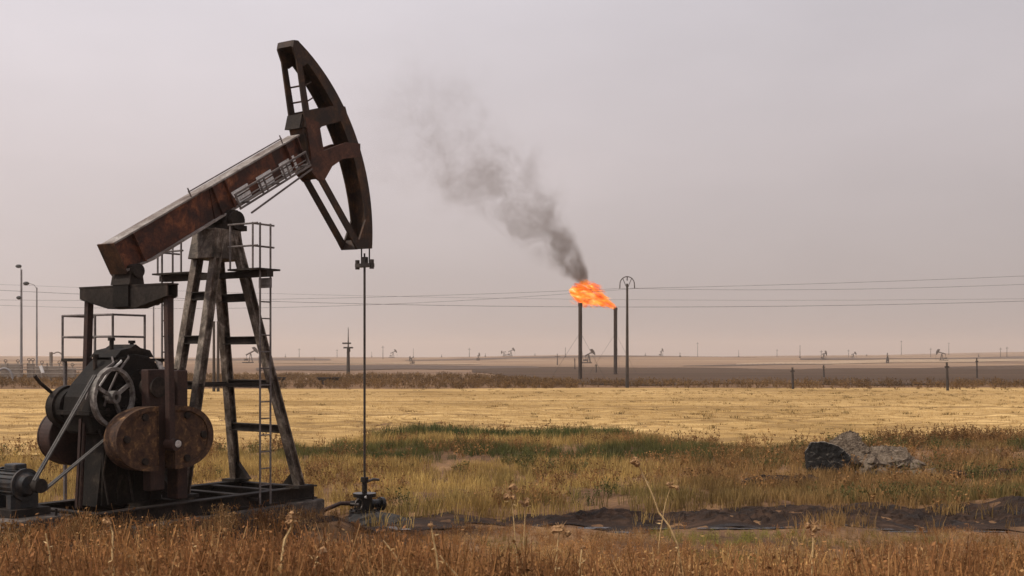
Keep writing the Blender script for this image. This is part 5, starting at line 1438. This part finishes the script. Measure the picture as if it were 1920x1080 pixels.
# 5. single tall dry stalks in front, each its own plant
def stalk(pix, dist, head, label, r=0.007, sd=0):
    """pix: points from the tip down, as seen; the plant stands on the bank at distance dist"""
    q = random.Random(sd)
    pts = [(px(a, dist), EYE - (b - HORIZON) / FPX * dist) for a, b in pix]
    bx_, bz_ = pts[-1]; gz_ = H(bx_, dist)
    e = empty('dry_stalk', (bx_, dist, gz_), 0, label, 'plant', 'tall dry stalks on the near bank')
    path = [(a - bx_, q.uniform(-0.05, 0.05), b - gz_) for a, b in pts]
    dxz = (pts[-1][0] - pts[-2][0]) / max(pts[-2][1] - pts[-1][1], 0.05)
    drop = max(bz_ - gz_, 0)
    path.append((dxz * drop * 0.3, 0, -0.05))
    path = path[::-1]
    MB().path(path, r, 6, r * 0.6).build('stem', M['straw'], e, True)
    tip = Vector(path[-1])
    if head:
        hb = MB()
        for k in range(4):
            hb.blob(tuple(tip + Vector((q.gauss(0, .6), q.gauss(0, .6), q.gauss(-.3, .5))) * head), (head * q.uniform(.4, .8), head * .5, head * q.uniform(.3, .6)), 8, 5, 0.35, sd * 7 + k)
        for k in range(16):
            d_ = Vector((q.gauss(0, 1), q.gauss(0, 1), q.gauss(0.3, 1))).normalized()
            hb.tube(tip, tip + d_ * head * q.uniform(0.8, 1.7), head * 0.09, 4, 0.001)
        hb.build('seed_head', M['seed'], e)
    for k in range(3):
        i_ = q.randrange(0, len(path) - 1); c = Vector(path[i_]).lerp(Vector(path[i_ + 1]), q.uniform(0.2, 0.9))
        d_ = Vector((q.choice((-1, 1)) * q.uniform(0.02, 0.07), q.uniform(-.03, .03), q.uniform(-0.03, 0.07)))
        MB().add([c, c + d_ * 0.5 + Vector((0, 0.005, 0.005)), c + d_, c + d_ * 0.5 - Vector((0, 0.005, 0.005))], [(0, 1, 2, 3)]).build('leaf', M['straw'], e)
stalk([(551, 968), (545, 990), (533, 1012), (530, 1045), (527, 1085)], 9.5, 0.05, 'thick pale stalk bent to the right at its top, left of the wellhead', 0.016, 1)
stalk([(200, 978), (208, 1000), (214, 1040), (217, 1085)], 10, 0.035, 'pale straight stalk with a small head under the counterweights', 0.011, 2)
stalk([(88, 1000), (93, 1040), (96, 1085)], 10, 0, 'thin bare stalk at the lower left corner', 0.009, 3)
stalk([(360, 1022), (368, 1045), (380, 1085)], 10, 0.02, 'short stalk leaning left below the rear legs', 0.008, 4)
stalk([(808, 985), (812, 1010), (818, 1040), (822, 1085)], 10, 0.025, 'slim straight stalk right of the wellhead', 0.011, 5)
stalk([(718, 1014), (740, 1042), (772, 1085)], 10, 0, 'bare stalk leaning left below the wellhead', 0.009, 6)
stalk([(825, 1042), (840, 1062), (862, 1085)], 9.5, 0, 'short stalk branching left beside the slim straight one', 0.010, 12)
stalk([(1091, 1026), (1088, 1050), (1084, 1085)], 10, 0.02, 'short upright stalk at the bottom centre', 0.010, 7)
stalk([(1192, 862), (1204, 885), (1222, 925), (1236, 962), (1254, 985), (1270, 1020), (1282, 1085)], 11, 0.055, 'tallest dry stalk, with a big drooping seed head, right of centre', 0.009, 8)
stalk([(1526, 985), (1524, 1010), (1520, 1085)], 10.5, 0.06, 'stalk with a thick cream and brown head in front of the puddles', 0.009, 9)
stalk([(1050, 992), (1046, 1015), (1040, 1085)], 10.5, 0.06, 'stalk with a bushy tan head at the bottom centre', 0.008, 10)
stalk([(958, 925), (962, 960), (972, 1085)], 11, 0.06, 'reddish headed stalk right of the wellhead grass', 0.007, 11)
stalk([(985, 938), (984, 980), (978, 1085)], 11, 0.045, 'reddish headed stalk just right of its twin', 0.007, 13)
stalk([(1258, 908), (1248, 945), (1238, 1000), (1232, 1085)], 11.5, 0.045, 'thin stalk with a brown head right of the tallest stalk', 0.007, 14)
stalk([(590, 1046), (592, 1060), (594, 1085)], 9.5, 0.05, 'short stalk with a curled pale head at the bottom left of centre', 0.010, 15)

# ------------------------------------------------------------------ dusty air
hz = MB().box((-2600, -80, -27), (2600, 5200, 72)).build('haze', bpy.data.materials.new('dusty_air'))
hm = hz.data.materials[0]; hm.use_nodes = True
hm.node_tree.nodes.clear()
ho = hm.node_tree.nodes.new('ShaderNodeOutputMaterial'); hv = hm.node_tree.nodes.new('ShaderNodeVolumePrincipled')
hv.inputs['Color'].default_value = (0.93, 0.82, 0.73, 1)
hv.inputs['Density'].default_value = 0.00026
hv.inputs['Anisotropy'].default_value = 0.3
hm.node_tree.links.new(hv.outputs[0], ho.inputs['Volume'])
tag(hz, 'thin dusty haze over the whole plain', 'haze', kind='stuff')
